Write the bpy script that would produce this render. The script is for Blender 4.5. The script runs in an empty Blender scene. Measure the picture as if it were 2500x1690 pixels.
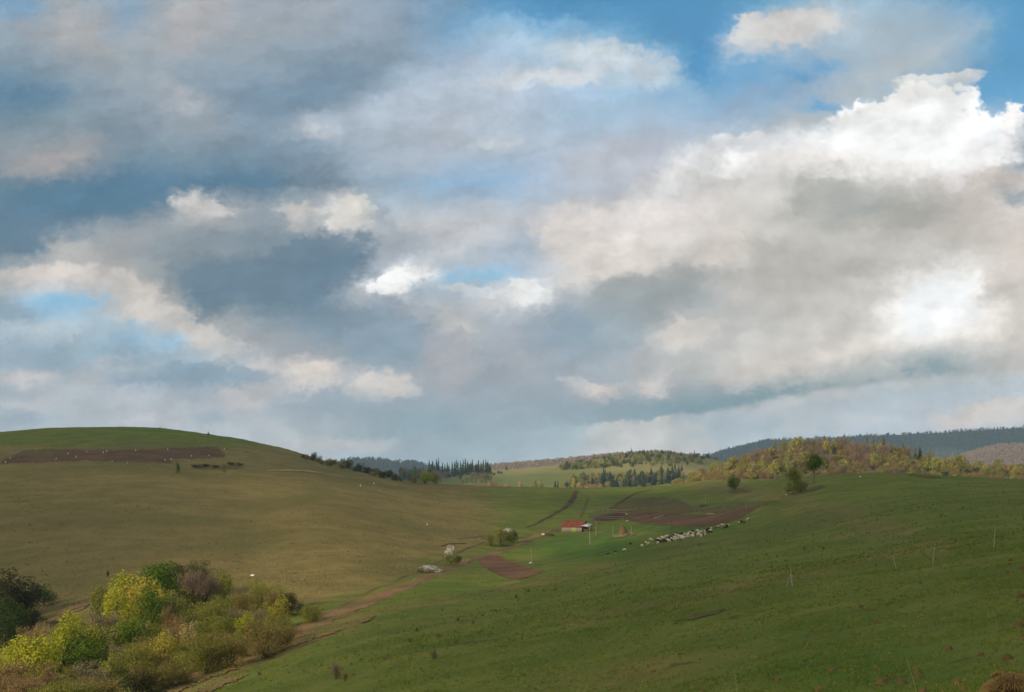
import bpy, bmesh, math, random
import numpy as np
from mathutils import Vector, Matrix

sc = bpy.context.scene
C = bpy.context.collection

# ------------------------------------------------------------------ camera
F_PX, X0, Y0 = 3434.0, 1250.0, 1180.0          # focal length / principal point in the units of a 2500 x 1690 frame
cam_d = bpy.data.cameras.new('camera')
cam = bpy.data.objects.new('camera', cam_d)
C.objects.link(cam)
cam_d.sensor_width = 36.0
cam_d.lens = F_PX / 2500.0 * 36.0
cam_d.shift_y = (Y0 - 845.0) / 2500.0
cam_d.clip_start = 0.2
cam_d.clip_end = 40000.0
cam.location = (0, 0, 0)
cam.rotation_euler = (math.pi / 2, 0, 0)
sc.camera = cam

# ------------------------------------------------------------------ exposure / render
sc.render.engine = 'CYCLES'
vs = sc.view_settings
vs.view_transform = 'Standard'
vs.look = 'None'
vs.exposure = 0.0
vs.gamma = 1.0
vs.use_curve_mapping = False
sc.cycles.use_denoising = True
sc.cycles.max_bounces = 6
sc.cycles.diffuse_bounces = 2
sc.cycles.transparent_max_bounces = 12
sc.cycles.volume_bounces = 1
sc.cycles.use_adaptive_sampling = True
sc.cycles.adaptive_threshold = 0.015
sc.cycles.adaptive_min_samples = 8

# ------------------------------------------------------------------ sun
SUN_AZ, SUN_EL = math.radians(-131.0), math.radians(20.0)   # azimuth from +Y (view direction) towards +X
SUN_DIR = Vector((math.sin(SUN_AZ) * math.cos(SUN_EL), math.cos(SUN_AZ) * math.cos(SUN_EL), math.sin(SUN_EL)))
sun_d = bpy.data.lights.new('sun', 'SUN')
sun_d.energy = 5.0
sun_d.angle = math.radians(0.55)
sun_d.color = (1.0, 0.83, 0.60)
sun = bpy.data.objects.new('sun', sun_d)
C.objects.link(sun)
sun.rotation_euler = SUN_DIR.to_track_quat('Z', 'Y').to_euler()


# ------------------------------------------------------------------ node helpers
class NT:
    def __init__(self, tree):
        self.t = tree
        self.n = tree.nodes
        self.l = tree.links

    def put(self, sock, v):
        if v is None:
            return
        if hasattr(v, 'is_output'):
            self.l.new(v, sock)
        else:
            if isinstance(v, (tuple, list)) and len(v) == 3 and sock.type == 'RGBA':
                v = (*v, 1.0)
            sock.default_value = v

    def node(self, typ, props=None, ins=None):
        nd = self.n.new(typ)
        for k, v in (props or {}).items():
            setattr(nd, k, v)
        for k, v in (ins or {}).items():
            self.put(nd.inputs[k], v)
        return nd

    def math(self, op, a, b=None, c=None, clamp=False):
        nd = self.n.new('ShaderNodeMath')
        nd.operation = op
        nd.use_clamp = clamp
        self.put(nd.inputs[0], a)
        self.put(nd.inputs[1], b)
        if c is not None:
            self.put(nd.inputs[2], c)
        return nd.outputs[0]

    def vmath(self, op, a, b=None):
        nd = self.n.new('ShaderNodeVectorMath')
        nd.operation = op
        self.put(nd.inputs[0], a)
        if b is not None:
            self.put(nd.inputs[1], b)
        return nd.outputs[1] if op in ('LENGTH', 'DOT_PRODUCT', 'DISTANCE') else nd.outputs[0]

    def mix(self, f, a, b, blend='MIX'):
        nd = self.n.new('ShaderNodeMix')
        nd.data_type = 'RGBA'
        nd.blend_type = blend
        self.put(nd.inputs[0], f)
        self.put(nd.inputs[6], a)
        self.put(nd.inputs[7], b)
        return nd.outputs[2]

    def step(self, x, a, b, lo=0.0, hi=1.0):
        nd = self.n.new('ShaderNodeMapRange')
        nd.interpolation_type = 'SMOOTHSTEP'
        self.put(nd.inputs[0], x)
        for i, v in zip((1, 2, 3, 4), (a, b, lo, hi)):
            self.put(nd.inputs[i], v)
        return nd.outputs[0]

    def noise(self, vec, scale, detail=4.0, rough=0.55, dist=0.0, color=False, dim='3D'):
        nd = self.n.new('ShaderNodeTexNoise')
        nd.noise_dimensions = dim
        self.put(nd.inputs['Vector'], vec)
        nd.inputs['Scale'].default_value = scale
        nd.inputs['Detail'].default_value = detail
        nd.inputs['Roughness'].default_value = rough
        nd.inputs['Distortion'].default_value = dist
        return nd.outputs['Color' if color else 'Fac']

    def xyz(self, x, y, z):
        nd = self.n.new('ShaderNodeCombineXYZ')
        for i, v in enumerate((x, y, z)):
            self.put(nd.inputs[i], v)
        return nd.outputs[0]

    def sep(self, v):
        nd = self.n.new('ShaderNodeSeparateXYZ')
        self.put(nd.inputs[0], v)
        return nd.outputs

    def ramp(self, f, stops, interp='LINEAR'):
        nd = self.n.new('ShaderNodeValToRGB')
        nd.color_ramp.interpolation = interp
        e = nd.color_ramp.elements
        while len(e) < len(stops):
            e.new(0.5)
        for el, (p, c) in zip(e, sorted(stops, key=lambda s: s[0])):
            el.position = p
        for el, (p, c) in zip(e, sorted(stops, key=lambda s: s[0])):
            el.color = (*c, 1.0)
        self.put(nd.inputs[0], f)
        return nd.outputs[0]


def lin(c):
    """sRGB 0-255 -> scene linear"""
    out = []
    for v in c:
        v = v / 255.0
        out.append(v / 12.92 if v <= 0.04045 else ((v + 0.055) / 1.055) ** 2.4)
    return tuple(out)


def smooth01(t):
    t = np.clip(t, 0, 1)
    return t * t * (3 - 2 * t)


# ------------------------------------------------------------------ world: clear sky + broken cloud
SKY_STRENGTH = 0.1
SKY_ROWS = {
 0:    [(135,165,190),(165,172,178),(150,168,182),(168,172,178),(160,170,180),(165,172,180),(150,165,180),(130,160,185),(95,155,195),(72,148,192),(74,148,192),(74,148,192),(110,165,198),(160,188,206),(150,180,200),(112,163,198),(74,150,194)],
 75:   [(155,168,178),(172,172,175),(158,168,178),(172,173,177),(165,172,178),(158,168,178),(150,163,178),(122,160,188),(140,180,208),(140,180,208),(100,160,198),(76,148,194),(130,172,202),(175,190,200),(165,182,195),(150,178,198),(82,155,195)],
 150:  [(138,157,171),(150,162,173),(158,167,173),(150,163,175),(148,162,174),(133,151,167),(140,158,172),(165,182,200),(170,190,208),(185,200,210),(160,192,213),(84,153,197),(110,165,202),(150,176,198),(172,184,192),(148,174,195),(86,157,198)],
 225:  [(102,136,159),(130,150,165),(152,164,175),(143,157,170),(130,150,167),(128,149,166),(160,175,190),(175,188,202),(185,193,205),(165,190,212),(160,188,210),(128,173,205),(130,172,203),(160,180,198),(160,182,196),(110,165,200),(90,160,202)],
 300:  [(128,149,163),(140,155,165),(138,152,165),(160,170,178),(140,157,172),(150,167,182),(172,183,195),(180,186,195),(178,190,203),(165,190,210),(170,190,208),(160,184,205),(150,178,200),(170,190,202),(190,195,200),(200,205,206),(120,170,204)],
 375:  [(150,155,160),(150,157,163),(126,146,160),(132,150,163),(123,144,160),(140,157,172),(168,180,192),(172,182,193),(165,180,195),(172,185,200),(178,183,195),(205,207,210),(225,222,220),(235,230,226),(245,243,240),(250,248,246),(205,200,196)],
 450:  [(108,137,155),(90,124,148),(82,120,147),(92,128,152),(103,131,152),(130,147,160),(155,175,192),(148,178,203),(150,182,210),(175,187,200),(195,196,200),(210,207,204),(208,205,201),(198,196,193),(196,193,189),(205,199,194),(208,198,191)],
 525:  [(98,127,148),(88,121,146),(115,137,153),(165,170,174),(145,155,165),(175,177,180),(178,181,184),(185,185,188),(190,190,193),(195,193,194),(226,219,215),(215,208,204),(200,196,191),(184,182,177),(180,178,172),(184,177,171),(212,205,199)],
 600:  [(115,138,155),(150,160,168),(172,170,170),(148,155,160),(126,142,153),(117,136,150),(150,160,172),(190,192,197),(168,180,193),(198,197,198),(220,212,207),(200,197,192),(188,185,178),(195,190,184),(190,185,179),(198,192,186),(210,201,194)],
 675:  [(185,185,186),(197,191,187),(165,165,165),(128,142,152),(103,127,146),(106,129,148),(150,162,174),(180,197,210),(185,196,208),(215,210,206),(178,176,173),(162,165,164),(190,185,180),(190,185,180),(198,193,187),(232,228,223),(205,197,190)],
 750:  [(150,168,182),(155,189,213),(202,196,191),(172,171,170),(116,137,152),(110,132,150),(148,158,170),(175,178,184),(190,192,195),(166,174,182),(158,166,171),(176,179,180),(190,186,181),(198,192,186),(213,206,200),(238,233,228),(213,205,198)],
 825:  [(165,180,192),(172,187,198),(158,189,210),(208,202,197),(172,172,174),(133,149,163),(128,147,163),(155,163,173),(166,168,175),(148,164,178),(168,177,184),(190,188,185),(205,200,195),(212,205,198),(215,207,200),(222,214,207),(213,204,196)],
 900:  [(155,172,186),(150,167,180),(138,159,177),(138,159,177),(178,182,185),(190,188,186),(160,170,178),(150,162,175),(160,165,173),(160,170,180),(172,178,183),(188,190,189),(210,204,197),(218,210,202),(219,211,203),(205,200,194),(195,191,186)],
 975:  [(140,160,176),(160,175,187),(166,179,189),(165,178,188),(150,167,180),(143,161,175),(138,156,170),(138,156,170),(143,159,172),(147,162,173),(148,161,170),(165,170,170),(190,187,182),(175,182,184),(170,186,195),(180,192,202),(186,197,205)],
 1050: [(155,170,182),(165,178,188),(168,180,190),(166,179,189),(170,182,190),(160,175,185),(140,160,172),(122,148,162),(132,155,169),(160,180,193),(178,190,198),(176,190,199),(170,187,198),(168,187,200),(174,189,200),(180,192,202),(186,196,204)],
 1125: [(165,182,195),(168,184,196),(170,186,197),(170,186,197),(172,187,197),(168,184,195),(150,172,186),(140,165,180),(150,173,187),(168,187,199),(180,193,202),(180,193,202),(175,191,202),(174,190,202),(178,192,202),(184,195,203),(190,199,206)],
}
# crisper cloud heads laid over the broad layer: centre x, y, radius x, y, tilt deg, colour, edge softness, opacity
SKY_HEADS = [
 (2235,305,215,88,-8,(255,255,255),0.26,1.0),(2330,335,140,112,10,(255,255,255),0.26,1.0),(2180,330,180,70,-14,(255,252,250),0.7,0.9),
 (2290,212,120,34,-6,(226,226,222),0.35,0.85),(2160,262,130,26,-22,(238,236,232),0.4,0.85),(2475,330,42,70,0,(244,240,237),0.4,0.9),
 (1790,352,110,30,-10,(240,239,238),0.45,0.65),(1960,315,150,40,-12,(214,214,214),0.6,0.7),(1680,420,130,40,-20,(228,225,223),0.6,0.6),
 (2290,745,135,85,-12,(255,253,250),0.9,0.95),(2260,790,80,45,0,(255,254,252),0.8,0.9),
 (965,688,84,24,-20,(255,254,252),0.35,0.95),(1010,668,34,30,0,(250,247,244),0.5,0.8),(900,706,60,10,-8,(255,250,246),0.5,0.9),
 (1296,716,62,30,10,(240,239,238),0.4,0.7),(1240,722,50,18,0,(228,226,224),0.4,0.6),(1150,708,70,14,8,(222,222,222),0.4,0.6),(1215,730,60,26,0,(226,224,221),0.6,0.6),
 (1175,800,40,34,20,(214,209,204),0.5,0.5),(1080,755,50,26,20,(222,217,211),0.5,0.5),
 (930,950,105,26,2,(216,209,201),0.45,0.6),(958,938,40,24,0,(224,216,207),0.4,0.55),(745,925,95,30,6,(220,211,203),0.45,0.6),
 (640,905,50,18,14,(220,212,204),0.5,0.6),
 (1410,942,80,20,14,(218,210,201),0.45,0.55),(1590,947,44,22,10,(224,216,207),0.4,0.6),(1520,945,46,24,0,(212,206,199),0.45,0.45),
 (1700,810,80,45,-12,(212,205,197),0.55,0.45),(1640,830,40,40,0,(214,206,197),0.5,0.4),(1280,880,36,36,0,(178,184,188),0.4,0.55),
 (1560,1062,150,34,-4,(218,210,202),0.4,0.8),(1500,1100,110,26,-3,(216,210,203),0.5,0.75),(1640,1088,120,28,2,(214,208,202),0.45,0.75),(1450,1050,34,18,0,(196,200,202),0.4,0.5),
 (2420,1000,125,30,-10,(220,211,202),0.4,0.8),(2480,1020,90,24,-4,(222,214,206),0.45,0.8),(1950,1030,46,22,0,(205,203,200),0.5,0.6),(2030,1008,90,16,-8,(206,205,203),0.5,0.55),
 (1900,78,140,46,-12,(214,211,208),0.45,0.85),(1840,110,90,34,-14,(208,208,208),0.5,0.75),(2010,30,90,30,0,(205,206,208),0.5,0.7),
 (2130,110,230,70,-18,(180,190,198),0.9,0.55),(2080,200,220,34,-26,(176,186,194),0.8,0.5),(1900,270,220,30,-20,(165,178,192),0.9,0.5),
 (1460,128,190,22,7,(198,206,212),0.6,0.7),(1400,185,160,16,-6,(204,208,211),0.6,0.65),(1560,175,90,14,-4,(200,210,216),0.6,0.6),(1290,80,110,20,10,(180,200,215),0.7,0.6),(1690,210,45,14,10,(196,208,216),0.6,0.6),
 (1530,360,260,60,-14,(185,189,198),0.6,0.6),(1370,440,140,36,-20,(180,186,196),0.6,0.5),(1280,345,150,16,-6,(200,205,210),0.7,0.5),
 (480,505,95,26,6,(212,207,202),0.45,0.7),(520,505,90,26,4,(200,197,193),0.6,0.6),(730,510,48,30,8,(206,203,199),0.5,0.7),(860,512,60,40,0,(218,214,208),0.5,0.75),(990,530,90,24,0,(204,201,198),0.5,0.6),
 (930,590,30,54,-16,(206,206,206),0.5,0.6),(1130,590,80,30,-8,(212,210,209),0.6,0.6),(1000,505,170,14,-4,(196,202,208),0.5,0.5),
 (270,600,200,40,-10,(186,183,180),0.8,0.55),(130,680,130,30,-4,(208,199,193),0.6,0.7),(330,730,110,46,20,(204,197,191),0.6,0.7),(480,815,120,34,28,(206,199,193),0.6,0.7),
 (150,405,140,30,-14,(170,166,165),0.8,0.5),(430,255,110,20,26,(182,184,187),0.7,0.55),(760,300,80,16,-10,(192,194,198),0.7,0.55),
 (150,740,90,16,-6,(150,192,220),0.8,0.7),(420,840,120,12,14,(152,194,220),0.8,0.6),(300,800,90,14,0,(160,196,218),0.8,0.5),(560,870,80,8,22,(164,192,212),0.8,0.5),
 (1160,672,110,22,-3,(158,196,222),0.7,0.75),(1060,492,190,14,-6,(150,186,216),0.8,0.5),
 (430,915,270,38,4,(136,158,176),0.6,0.7),(110,880,90,20,4,(143,163,178),0.6,0.6),(330,862,40,16,0,(140,165,182),0.6,0.4),
 (930,840,100,70,-10,(140,159,176),0.45,0.55),(1090,880,80,70,0,(160,164,172),0.5,0.5),(1230,800,110,40,10,(140,158,175),0.5,0.45),(980,800,50,30,0,(142,160,176),0.5,0.45),
 (300,975,260,14,3,(188,192,194),0.7,0.4),(200,935,160,14,-2,(196,192,189),0.7,0.4),(900,1085,260,20,6,(180,184,186),0.8,0.4),(1180,1045,120,20,-4,(176,186,190),0.8,0.35),
 (760,640,150,66,-14,(103,127,146),0.26,0.75),(600,690,170,60,0,(106,129,147),0.45,0.6),(860,520,62,44,0,(216,211,204),0.26,0.7),(728,516,44,28,0,(206,202,197),0.45,0.6),
 (1400,585,95,64,0,(226,218,212),0.26,0.7),(1500,630,115,56,8,(224,215,208),0.26,0.65),(1765,615,85,46,-6,(220,211,204),0.26,0.65),(1600,560,120,50,-10,(222,214,209),0.45,0.5),
 (345,738,95,48,26,(210,201,194),0.45,0.65),(500,812,110,26,28,(206,199,194),0.45,0.55),(130,672,150,24,-4,(212,203,196),0.45,0.65),
 (940,842,84,74,0,(140,159,176),0.26,0.65),(1098,885,72,86,0,(170,169,174),0.45,0.6),(1690,815,85,40,-12,(214,206,198),0.26,0.6),
 (1470,132,180,24,7,(200,208,213),0.45,0.55),(1330,190,190,18,-5,(204,208,211),0.45,0.55),(2080,920,190,36,-5,(224,215,206),0.45,0.5),(1880,930,120,30,-3,(222,213,204),0.45,0.5),
 (260,470,200,30,0,(82,119,145),0.45,0.6),(450,915,230,34,3,(134,157,176),0.45,0.55),(2030,480,110,60,0,(176,176,171),0.45,0.5),(1580,715,120,46,6,(158,162,163),0.45,0.6),
]


# broad light and dark masses, finer than the rows: centre x, y, radius x, y, tilt deg, colour, opacity
SKY_MASSES = [
 (231,97,95,60,0,(172,172,173),.7),(484,32,100,40,-10,(178,176,177),.7),(441,102,80,40,0,(174,173,175),.7),(301,48,30,60,20,(138,164,188),.7),(54,16,60,28,0,(128,162,190),.8),
 (70,237,95,40,0,(104,136,159),.8),(780,226,180,46,-20,(126,147,165),.8),(457,231,100,20,25,(184,185,188),.8),(124,387,130,28,-14,(174,167,166),.8),(242,484,190,36,0,(82,120,145),.85),
 (592,446,120,26,0,(92,128,151),.8),(780,430,90,36,30,(122,139,155),.7),(484,497,70,20,10,(226,219,212),.9),(520,525,110,30,0,(176,176,176),.7),(726,518,42,32,0,(206,202,198),.8),(842,518,62,42,0,(222,217,210),.9),
 (780,307,80,20,0,(198,199,202),.7),(1210,350,60,14,0,(205,209,212),.7),(1156,371,60,16,14,(160,171,182),.7),(935,520,14,60,0,(150,160,170),.6),
 (1384,16,140,30,0,(72,147,192),.9),(1723,134,46,80,10,(78,149,195),.9),(2487,134,46,90,0,(82,153,197),.9),(1640,40,60,50,0,(76,148,193),.8),
 (1922,72,150,52,-14,(216,212,208),.9),(2272,65,160,45,0,(163,181,194),.7),(2164,180,220,32,-26,(178,186,191),.8),(1868,228,200,24,-18,(148,169,192),.7),(1976,180,110,18,-22,(94,159,200),.7),(2014,255,60,16,-14,(98,164,205),.8),(2410,215,70,50,0,(84,155,200),.8),
 (1949,310,110,24,-8,(190,192,192),.6),(2030,484,120,70,0,(178,178,173),.8),(2218,515,110,40,0,(168,167,160),.8),(2100,511,50,26,0,(158,161,158),.7),(1411,540,110,46,0,(230,222,217),.8),(1788,393,60,34,-10,(248,246,244),.9),(1640,420,80,30,-24,(226,224,222),.7),
 (2486,376,26,56,0,(116,148,170),.8),(2476,479,40,30,0,(138,154,165),.7),(2480,545,60,36,0,(220,211,204),.8),(2380,440,80,40,0,(212,203,197),.6),
 (32,594,80,48,0,(102,129,150),.8),(134,676,150,24,0,(214,204,197),.85),(161,612,60,26,0,(192,188,185),.7),(484,605,220,46,0,(136,147,156),.8),(538,690,140,58,0,(102,127,146),.85),(700,675,180,56,0,(104,127,146),.85),(815,645,110,36,-12,(98,123,144),.85),(511,744,60,40,0,(100,125,144),.8),
 (344,745,80,46,30,(212,203,196),.85),(484,822,120,24,28,(208,201,196),.85),(161,739,110,26,0,(148,191,218),.9),(409,822,60,14,16,(158,198,221),.8),(700,847,180,28,12,(156,159,166),.8),(764,911,80,32,0,(223,213,205),.85),(667,911,70,20,8,(214,207,201),.7),
 (941,841,90,66,0,(140,159,177),.8),(936,938,90,26,0,(220,212,204),.85),(1097,890,70,78,0,(168,168,174),.75),(1119,798,60,30,30,(206,202,198),.8),(1010,760,60,24,10,(172,174,178),.6),(457,917,230,34,4,(134,157,176),.85),(97,873,90,22,0,(144,164,180),.8),(215,938,120,12,0,(202,198,194),.7),(565,981,90,12,6,(202,203,203),.7),
 (1022,1042,190,24,0,(120,147,162),.8),(960,692,80,22,-22,(250,248,246),.9),(1020,662,40,26,0,(236,233,230),.8),(1170,674,110,16,-3,(154,195,222),.8),(1060,640,140,20,0,(182,186,194),.6),(1290,712,56,32,8,(240,239,238),.85),(1200,735,70,24,4,(204,203,203),.6),
 (1492,631,130,66,0,(226,217,210),.85),(1384,583,70,40,0,(220,213,208),.8),(1750,615,80,48,0,(220,211,204),.85),(1573,714,130,56,0,(158,162,163),.85),(1503,746,90,40,0,(155,163,167),.8),(1384,798,100,46,0,(148,164,178),.8),(1670,812,70,38,-12,(216,207,198),.8),(1640,880,120,36,0,(188,187,184),.6),
 (2304,738,120,78,0,(255,254,252),.9),(2003,920,240,44,-3,(223,214,205),.85),(2417,625,30,12,0,(138,154,160),.6),(2003,648,140,46,0,(185,181,175),.8),(1870,700,120,40,0,(196,190,184),.7),(2440,690,60,50,0,(204,195,187),.7),(1900,560,90,40,0,(204,199,193),.6),
 (1449,949,60,18,8,(224,214,205),.8),(1589,945,42,22,0,(229,220,211),.85),(1573,990,300,22,-4,(148,164,174),.8),(1250,990,180,30,0,(144,161,174),.7),(2164,1006,120,18,-6,(192,198,203),.7),(2406,1006,130,26,-8,(217,209,202),.85),(1573,1067,120,28,-3,(219,211,204),.85),(1500,1092,90,18,0,(214,208,202),.8),(1640,1092,110,18,0,(212,206,201),.7),(1340,1062,80,26,0,(150,172,186),.7),
 (134,809,150,18,0,(203,211,216),.8),(301,884,110,20,0,(206,205,203),.7),(54,927,80,18,0,(198,194,192),.7),(70,981,120,16,0,(192,196,198),.7),(70,1012,110,18,0,(126,150,170),.7),(376,1026,110,16,0,(190,198,204),.6),(511,1030,80,18,0,(138,158,174),.7),(807,1085,160,18,0,(186,190,192),.7),(690,1056,60,22,0,(178,190,197),.7),(330,858,40,18,0,(134,160,178),.6),(240,790,120,20,0,(176,192,203),.6),(30,760,60,30,0,(140,160,176),.7),(620,960,120,16,0,(198,196,193),.5),(830,1000,160,20,0,(136,156,171),.7),
 (1080,230,200,60,-20,(186,196,208),.7),(1330,265,170,46,-8,(180,196,212),.6),(1290,110,150,30,8,(178,200,217),.7),(900,300,130,40,-20,(180,189,200),.6),(1480,135,160,30,6,(204,212,218),.85),(1350,190,170,22,-5,(212,215,218),.85),(1000,390,160,40,0,(176,184,195),.6),(1480,390,150,50,-18,(190,193,201),.7),(1180,300,120,20,0,(194,203,213),.6),(1590,180,70,20,0,(206,215,221),.7),
]


def sky_grid(nx=63, ny=37, y_max=1150.0):
    """broad cloud colours (linear) on an even net of directions: the rows above with the soft heads worked in"""
    ry = sorted(SKY_ROWS)
    R = np.array([[lin(c) for c in SKY_ROWS[y]] for y in ry])
    gx = np.linspace(0, 2500, nx); gy = np.linspace(0, y_max, ny)
    rx = np.linspace(0, 2500, R.shape[1])
    A = np.stack([[np.interp(gx, rx, R[j, :, c]) for j in range(len(ry))] for c in range(3)], -1)          # rows x nx x 3
    G = np.stack([np.stack([np.interp(gy, ry, A[:, i, c]) for i in range(nx)], 1) for c in range(3)], -1)   # ny x nx x 3
    X, Y = np.meshgrid(gx, gy)
    for (cx, cy, ax, ay, tilt, cc, soft, op) in SKY_HEADS:
        if soft <= 0.45:
            continue
        ct, st = math.cos(math.radians(tilt)), math.sin(math.radians(tilt))
        ax, ay = max(ax, 40.0), max(ay, 24.0)
        op *= 0.6
        lx = ((X - cx) * ct + (Y - cy) * st) / ax; ly = (-(X - cx) * st + (Y - cy) * ct) / ay
        m = op * np.exp(-0.9 * (lx * lx + ly * ly))[..., None]
        G = G * (1 - m) + np.array(lin(cc)) * m
    for (cx, cy, ax, ay, tilt, cc, op) in SKY_MASSES:
        ct, st = math.cos(math.radians(tilt)), math.sin(math.radians(tilt))
        lx = ((X - cx) * ct + (Y - cy) * st) / ax; ly = (-(X - cx) * st + (Y - cy) * ct) / ay
        m = op * smooth01(1.35 - np.sqrt(lx * lx + ly * ly))[..., None]
        G = G * (1 - m) + np.array(lin(cc)) * m
    G = 0.42 * (G / 0.42) ** 1.17                             # a touch more contrast between lit and shaded cloud
    low = smooth01((gy - 830) / 220)[:, None, None]          # the air in front of the low sky takes some of its light
    G = G * (1 + low * np.array([0.38, 0.17, 0.11]))
    return gy, np.clip(G, 0, 1)


def group_node(t, name, ins, build):
    """a node group built on its own (cheap to assemble) and dropped into tree t; ins: {name: (socket type, value)}; build(tree, inputs) -> colour"""
    g = bpy.data.node_groups.new(name, 'ShaderNodeTree')
    for k, (ty, _) in ins.items():
        g.interface.new_socket(name=k, in_out='INPUT', socket_type=ty)
    g.interface.new_socket(name='Color', in_out='OUTPUT', socket_type='NodeSocketColor')
    gt = NT(g)
    gi = gt.n.new('NodeGroupInput'); go = gt.n.new('NodeGroupOutput')
    gt.put(go.inputs[0], build(gt, {k: gi.outputs[n] for n, k in enumerate(ins)}))
    nd = t.n.new('ShaderNodeGroup')
    nd.node_tree = g
    for k, (_, v) in ins.items():
        t.put(nd.inputs[k], v)
    return nd.outputs[0]


FLT, COLR, VECT = 'NodeSocketFloat', 'NodeSocketColor', 'NodeSocketVector'


def build_world():
    w = bpy.data.worlds.new('World')
    sc.world = w
    w.use_nodes = True
    t = NT(w.node_tree)
    t.n.clear()
    out = t.n.new('ShaderNodeOutputWorld')
    bg = t.n.new('ShaderNodeBackground')
    t.l.new(bg.outputs[0], out.inputs[0])
    sky = t.node('ShaderNodeTexSky', dict(sky_type='NISHITA', sun_disc=False, sun_elevation=SUN_EL,
                                          sun_rotation=SUN_AZ, altitude=500.0, air_density=1.0, dust_density=0.6, ozone_density=2.0))
    d = t.node('ShaderNodeTexCoord').outputs['Generated']
    t.put(sky.inputs[0], d)
    x, y, z = t.sep(d)
    hor = t.math('SQRT', t.math('ADD', t.math('MULTIPLY', x, x), t.math('MULTIPLY', y, y)))
    az = t.math('ARCTAN2', x, y)
    el = t.math('ARCTAN2', z, hor)
    W = math.radians(21.0)
    # beyond the part of the sky in view the same broken cloud carries on around and overhead
    azf = t.math('SUBTRACT', t.math('PINGPONG', t.math('ADD', az, W), 2 * W), W)
    elf = t.math('PINGPONG', el, math.radians(19.5))
    u = t.math('TANGENT', azf)
    v = t.math('DIVIDE', t.math('TANGENT', elf), t.math('COSINE', azf))
    px = t.math('MULTIPLY_ADD', u, F_PX, X0)
    py = t.math('MULTIPLY_ADD', v, -F_PX, Y0)
    p0 = t.xyz(px, t.math('MULTIPLY', py, 1.35), 0.0)
    # billowing: warp the layout at two scales
    w1 = t.vmath('SUBTRACT', t.noise(p0, 0.0042, 2.0, 0.5, color=True, dim='2D'), (0.5, 0.5, 0.5))
    w2 = t.vmath('SUBTRACT', t.noise(p0, 0.012, 6.0, 0.6, color=True, dim='2D'), (0.5, 0.5, 0.5))
    wx1, wy1, _ = t.sep(w1)
    wx2, wy2, _ = t.sep(w2)
    # towering cloud on the right boils, the layers on the left are drawn out sideways
    boil = t.step(px, 900.0, 1500.0, 0.72, 1.0)
    qx = t.math('ADD', px, t.math('ADD', t.math('MULTIPLY', wx1, 60.0), t.math('MULTIPLY', wx2, 78.0)))
    qy = t.math('ADD', py, t.math('MULTIPLY', boil, t.math('ADD', t.math('MULTIPLY', wy1, 36.0), t.math('MULTIPLY', wy2, 58.0))))
    w5 = t.vmath('SUBTRACT', t.noise(p0, 0.040, 5.0, 0.64, color=True, dim='2D'), (0.5, 0.5, 0.5))
    wx5, wy5, _ = t.sep(w5)
    qx = t.math('MULTIPLY_ADD', wx5, 60.0, qx)
    qy = t.math('MULTIPLY_ADD', wy5, 42.0, qy)
    fx = t.math('DIVIDE', qx, 2500.0)
    ys, G = sky_grid()
    col = None
    per = 5
    for g0 in range(0, len(ys), per):
        def rows(gt, i_, g0=g0):
            c_ = i_['below'] if g0 else None
            fxi = i_['fx'] if c_ is None else gt.math('MULTIPLY_ADD', c_, 1e-9, i_['fx'])   # keeps the bands evaluated one after another
            fa, fb, half = gt.math('MULTIPLY', fxi, 2.0), gt.math('MULTIPLY_ADD', fxi, 2.0, -1.0), gt.math('GREATER_THAN', fxi, 0.5)
            for i in range(g0, min(g0 + per, len(ys))):
                row = G[i]
                ca = gt.ramp(fa, [(k / 31.0, tuple(cc)) for k, cc in enumerate(row[:32])], 'CARDINAL')
                cb = gt.ramp(fb, [(k / 31.0, tuple(cc)) for k, cc in enumerate(row[31:])], 'CARDINAL')
                c = gt.mix(half, ca, cb)
                c_ = c if c_ is None else gt.mix(gt.step(i_['qy'], ys[i - 1] - 3, ys[i] + 3), c_, c)
            return c_
        ins = {'fx': (FLT, fx), 'qy': (FLT, qy), 'below': (COLR, col if col is not None else (0, 0, 0, 1))}
        col = group_node(t, 'cloud_rows', ins, rows)
    # long dark underside of the big cloud, with paler sky below it
    base = t.sep(t.ramp(fx, [(k / 8.0, (s, s, s)) for k, s in enumerate([0.66, 0.66, 0.64, 0.63, 0.618, 0.605, 0.578, 0.548, 0.535])], 'CARDINAL'))[0]
    by = t.math('SUBTRACT', t.math('MULTIPLY_ADD', t.math('SUBTRACT', qy, py), 0.45, py), t.math('MULTIPLY', base, 1690.0))   # >0 below the edge
    on = t.step(px, 1050.0, 1750.0)
    off = t.step(px, 2480.0, 2250.0, 0.2, 1.0)
    dark = t.math('MULTIPLY', t.math('MULTIPLY', t.step(by, -95.0, -8.0), t.step(by, 20.0, -8.0)), t.math('MULTIPLY', on, off))
    col = t.mix(t.math('MULTIPLY', dark, 0.92), col, lin((116, 145, 157)))
    clear_below = t.math('MULTIPLY', t.math('MULTIPLY', t.step(by, -6.0, 22.0), t.step(by, 110.0, 50.0)), on)
    col = t.mix(t.math('MULTIPLY', clear_below, 0.55), col, lin((176, 193, 204)))
    # finer shreds for the edges of the heads
    w3 = t.math('SUBTRACT', t.noise(p0, 0.035, 5.0, 0.6, dim='2D'), 0.5)
    w4 = t.math('SUBTRACT', t.noise(p0, 0.011, 3.0, 0.5, dim='2D'), 0.5)
    pv_ = t.vmath('ADD', p0, t.xyz(t.math('MULTIPLY', wx5, 34.0), t.math('MULTIPLY', wy5, 34.0), 0.0))
    vor = []
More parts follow.
